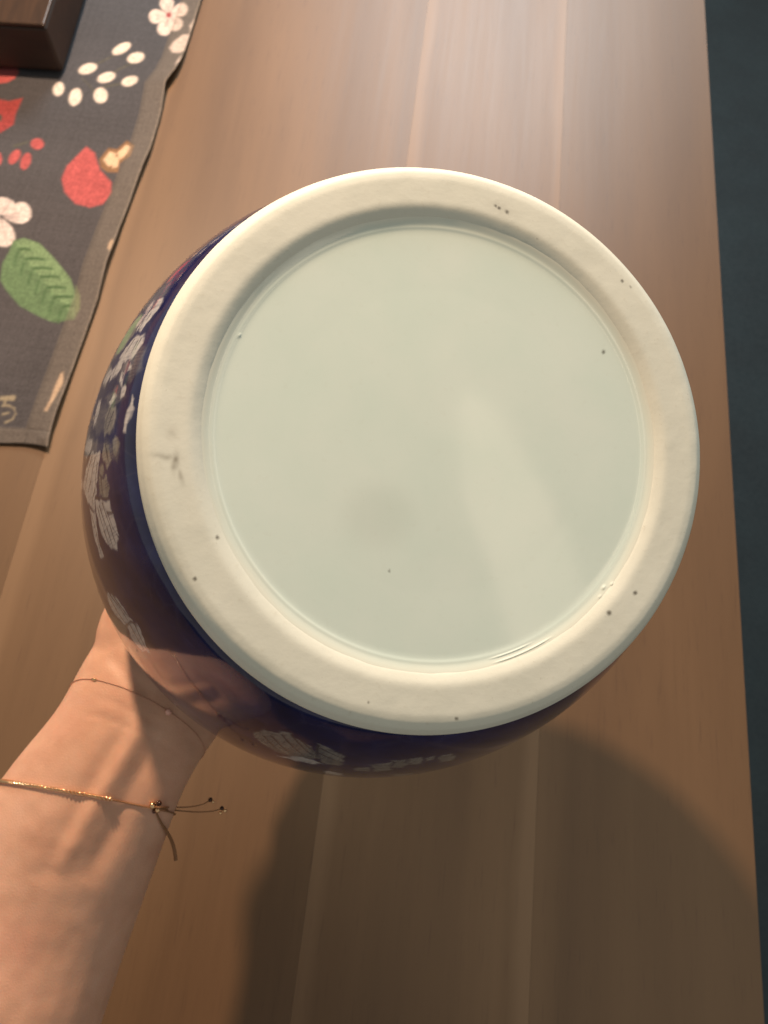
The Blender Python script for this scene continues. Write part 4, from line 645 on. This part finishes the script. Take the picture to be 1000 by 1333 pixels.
    c = w.mix(w.ramp(w.noise(v, 24, 3), [(0.55, 0.0), (0.8, 0.4)]), c, (0.58, 0.265, 0.20))
    w.set(Base_Color=c, Roughness=0.48, Specular_IOR_Level=0.4)
    w.b.inputs['Subsurface Weight'].default_value = 0.22
    w.b.inputs['Subsurface Radius'].default_value = (1.0, 0.36, 0.2); w.b.inputs['Subsurface Scale'].default_value = 0.0045
    w.bump(w.math('ADD', w.math('MULTIPLY', g, .6), w.math('MULTIPLY', vor.outputs['Distance'], .6)), 0.2, 0.0006)
    me.materials.clear(); me.materials.append(w.m)
    me.polygons.foreach_set('use_smooth', [True] * len(me.polygons))
    o = link(bpy.data.objects.new('arm_and_hand', me), root)
    o.location = -root.location
    me.update()
    return o, me
ARM, ARM_ME = build_person()

# ------------------------------------------------------------------ bracelets
BV = None
def arm_tree():
    bm = bmesh.new(); bm.from_mesh(ARM_ME); t = BVHTree.FromBMesh(bm); return bm, t
ARM_BM, BV = arm_tree()
def on_arm(x, y, lift=0.0):                  # the point of the skin seen at x, y
    d = Vector(at(x, y, 1.0) - CAM).normalized()
    hit, nrm, _, _ = BV.ray_cast(Vector(CAM), d)
    if hit is None:                          # just off the outline: take the nearest skin
        p = Vector(at(x, y, .3140)); hit, nrm, _, _ = BV.find_nearest(p)
    return np.array(hit + nrm * lift), np.array(nrm)
def ring_round_arm(a, b, c, lift):
    """the closed line in which the plane through three places on the skin cuts the wrist"""
    n_ = unit(np.cross(np.array(b) - a, np.array(c) - a))
    bm = ARM_BM.copy()
    r = bmesh.ops.bisect_plane(bm, geom=list(bm.verts) + list(bm.edges) + list(bm.faces), plane_co=Vector(b), plane_no=Vector(n_), clear_inner=True, clear_outer=True)
    left = set(e for e in bm.edges); loops = []
    while left:
        e = left.pop(); ch = [e.verts[0], e.verts[1]]
        go = True
        while go:
            go = False
            for e2 in ch[-1].link_edges:
                if e2 in left: left.discard(e2); ch.append(e2.other_vert(ch[-1])); go = True; break
        loops.append(np.array([v.co[:] for v in ch]))
    bm.free()
    lp = min((l for l in loops if len(l) > 30), key=lambda l: np.min(np.linalg.norm(l - np.array(b), axis=1)) - len(l) * 1e-6)
    if np.linalg.norm(lp[0] - lp[-1]) < 1e-6: lp = lp[:-1]
    s = np.r_[0, np.cumsum(np.linalg.norm(np.diff(np.vstack([lp, lp[:1]]), axis=0), axis=1))]
    N_ = 260; qq = np.linspace(0, s[-1], N_, endpoint=False); ext = np.vstack([lp, lp[:1]])
    P = np.stack([np.interp(qq, s, ext[:, i]) for i in range(3)], -1)
    C_ = P.mean(0)
    for _ in range(10):                       # a taut thread bridges the hollows between the tendons a little
        P = (np.roll(P, 1, 0) + 2 * P + np.roll(P, -1, 0)) / 4
    for i in range(N_):
        h_, nr, _, dd = BV.find_nearest(Vector(P[i])); inside = (Vector(P[i]) - h_).dot(nr) < lift
        if inside: P[i] = np.array(h_ + nr * lift)
    return P
def closed_tube(P, rad, k=6):
    V, Fc = [], []; n_ = len(P); C_ = P.mean(0)
    for i in range(n_):
        t = unit(P[(i + 1) % n_] - P[i - 1]); o_ = unit(P[i] - C_); s = unit(np.cross(t, o_)); u = np.cross(s, t)
        for j in range(k):
            a = 2 * math.pi * j / k; V.append(P[i] + rad * (math.cos(a) * s + math.sin(a) * u))
    for i in range(n_):
        for j in range(k):
            Fc.append((i * k + j, i * k + (j + 1) % k, ((i + 1) % n_) * k + (j + 1) % k, ((i + 1) % n_) * k + j))
    return V, Fc
GOLD = NT('polished rose gold'); GOLD.set(Base_Color=(0.90, 0.62, 0.36, 1), Metallic=1.0, Roughness=0.16)
CORD = plain('brown silk cord', (0.26, 0.13, 0.06), 0.55, 0, .3, 3000)
CORD_P = plain('flesh pink silk cord', (0.50, 0.26, 0.18), 0.5, 0, .3, 3000)
DARKBEAD = plain('dark brown bead', (0.05, 0.018, 0.01), 0.2, 0, .2, 2000)
PINK = plain('pale pink crystal', (0.85, 0.50, 0.42), 0.08, 0, .1, 2000)
def build_bracelets():
    # upper one: a hair-thin cord with three tiny beads
    a, b, c = on_arm(116, 884)[0], on_arm(165, 897)[0], on_arm(219, 926)[0]
    root = empty('bracelet', b, 'hair-thin pink cord bracelet with tiny beads at the heel of the hand', 'bracelet')
    L = -np.array(b)
    P = ring_round_arm(a, b, c, .00022)
    V, Fc = closed_tube(P + L, .00018); obj('cord', V, Fc, CORD_P, root)
    qs = seen(P)
    def near(x, y):
        d = np.hypot(qs[:, 0] - x, qs[:, 1] - y); f_ = ((P - CAM) @ np.array(b - CAM)) < np.linalg.norm(b - CAM) * 10
        dep = np.linalg.norm(P - CAM, axis=1); m = np.where(d < d.min() + 8)[0]; return m[dep[m].argmin()]
    i = near(115, 883); seg = P[[(i + j) % len(P) for j in range(-2, 3)]]
    V, Fc = tube(seg + L, [.0003, .0006, .0007, .0006, .0003], 8); obj('gold_bead', V, Fc, GOLD.m, root)
    p, nr = on_arm(219, 927, .0008); V, Fc = ball(p + L, .00135, 6, 4); obj('crystal', V, Fc, PINK, root, False)
    p, nr = on_arm(274, 938, .0006); V, Fc = ball(p + L, .0008); obj('gold_bead', V, Fc, GOLD.m, root)
    # lower one: twisted gold chain, cord, a slider of gold beads and loose ends
    a, b, c = on_arm(14, 1018)[0], on_arm(95, 1031)[0], on_arm(196, 1051)[0]
    root = empty('bracelet', b, 'twisted gold chain bracelet with bead slider and loose cord ends, below the thin pink one', 'bracelet')
    L = -np.array(b)
    P = ring_round_arm(a, b, c, .0005); qs = seen(P); dep = np.linalg.norm(P - CAM, axis=1)
    fr = np.array([ unit(CAM - P[i]) @ unit(P[i] - P.mean(0)) > -0.3 for i in range(len(P))])
    ch = fr & (qs[:, 0] > -60) & (qs[:, 0] < 146)
    idx = np.where(ch)[0]
    if len(idx) and (idx[-1] - idx[0]) > len(idx): idx = np.roll(idx, -int(np.argmax(np.diff(idx))) - 1)
    seg = P[idx]; C_ = P.mean(0)
    # two strands wound round each other
    s = np.r_[0, np.cumsum(np.linalg.norm(np.diff(seg, axis=0), axis=1))]; qq = np.arange(0, s[-1], .00022)
    cen = np.stack([np.interp(qq, s, seg[:, i]) for i in range(3)], -1); T = np.gradient(cen, axis=0); T /= np.linalg.norm(T, axis=1)[:, None]
    O = cen - C_; O /= np.linalg.norm(O, axis=1)[:, None]; S_ = np.cross(T, O)
    cen = cen + O * .0004
    for ph in (0, math.pi):
        ang = qq / .0030 * 2 * math.pi + ph
        st = cen + .00048 * (np.cos(ang)[:, None] * O + np.sin(ang)[:, None] * S_)
        V, Fc = tube(st + L, .00036, 6); obj('chain_strand', V, Fc, GOLD.m, root)
    rest = np.array([P[(idx[-1] + j) % len(P)] for j in range(0, len(P) - len(idx) + 2)])
    V, Fc = tube(rest + L, .00034, 6); obj('cord', V, Fc, CORD, root)
    p0, nr = on_arm(201, 1049, .0012)
    cam_d = unit(CAM - p0); ex = unit(RW @ np.array([1., 0, 0])); ey = unit(RW @ np.array([0, -1., 0]))
    px = .32 / F
    for (dx, dy, r_, m_) in ((-2.5, -2, .00135, GOLD.m), (3.5, 3.5, .0011, GOLD.m), (5, -4.5, .0011, DARKBEAD), (-1, 5.5, .0008, DARKBEAD)):
        V, Fc = ball(p0 + (ex * dx + ey * dy) * px + cam_d * .0004 + L, r_); obj('slider_bead', V, Fc, m_, root)
    def hang(pts, r0, r1, name='cord_end', mat=CORD):
        pp = np.array(pts); t = np.linspace(0, 1, 26); k = np.linspace(0, 1, len(pp))
        co = np.stack([np.polyval(np.polyfit(k, pp[:, i], min(4, len(pp) - 1)), t) for i in range(3)], -1)
        V, Fc = tube(co + L, np.linspace(r0, r1, 26), 6); obj(name, V, Fc, mat, root)
    hang([p0 + cam_d * .0006, on_arm(214, 1049, .0016)[0], at(230, 1051, .3120), at(250, 1050, .3140), at(273, 1042, .3170)], .00034, .0002)
    hang([p0 + cam_d * .0002, on_arm(213, 1052, .0014)[0], at(230, 1055, .3120), at(255, 1057, .3140), at(287, 1053, .3170)], .0004, .0002)
    hang([p0 + ey * .0008, on_arm(208, 1068, .001)[0], on_arm(214, 1080, .001)[0], at(224, 1096, .3170), at(229, 1120, .3210)], .00034, .0008)
    for (x, y, r_, m_, d_) in ((224, 1051, .00115, GOLD.m, .3110), (214, 1049, .0006, GOLD.m, .3115), (274, 1041, .00095, DARKBEAD, .3170), (277.5, 1043.5, .0007, GOLD.m, .3165), (289, 1052, .0009, DARKBEAD, .3170), (293, 1055, .0009, GOLD.m, .3170), (287, 1058, .0008, GOLD.m, .3170)):
        V, Fc = ball(at(x, y, d_) + L, r_); obj('end_bead', V, Fc, m_, root)
build_bracelets()
ARM_BM.free()
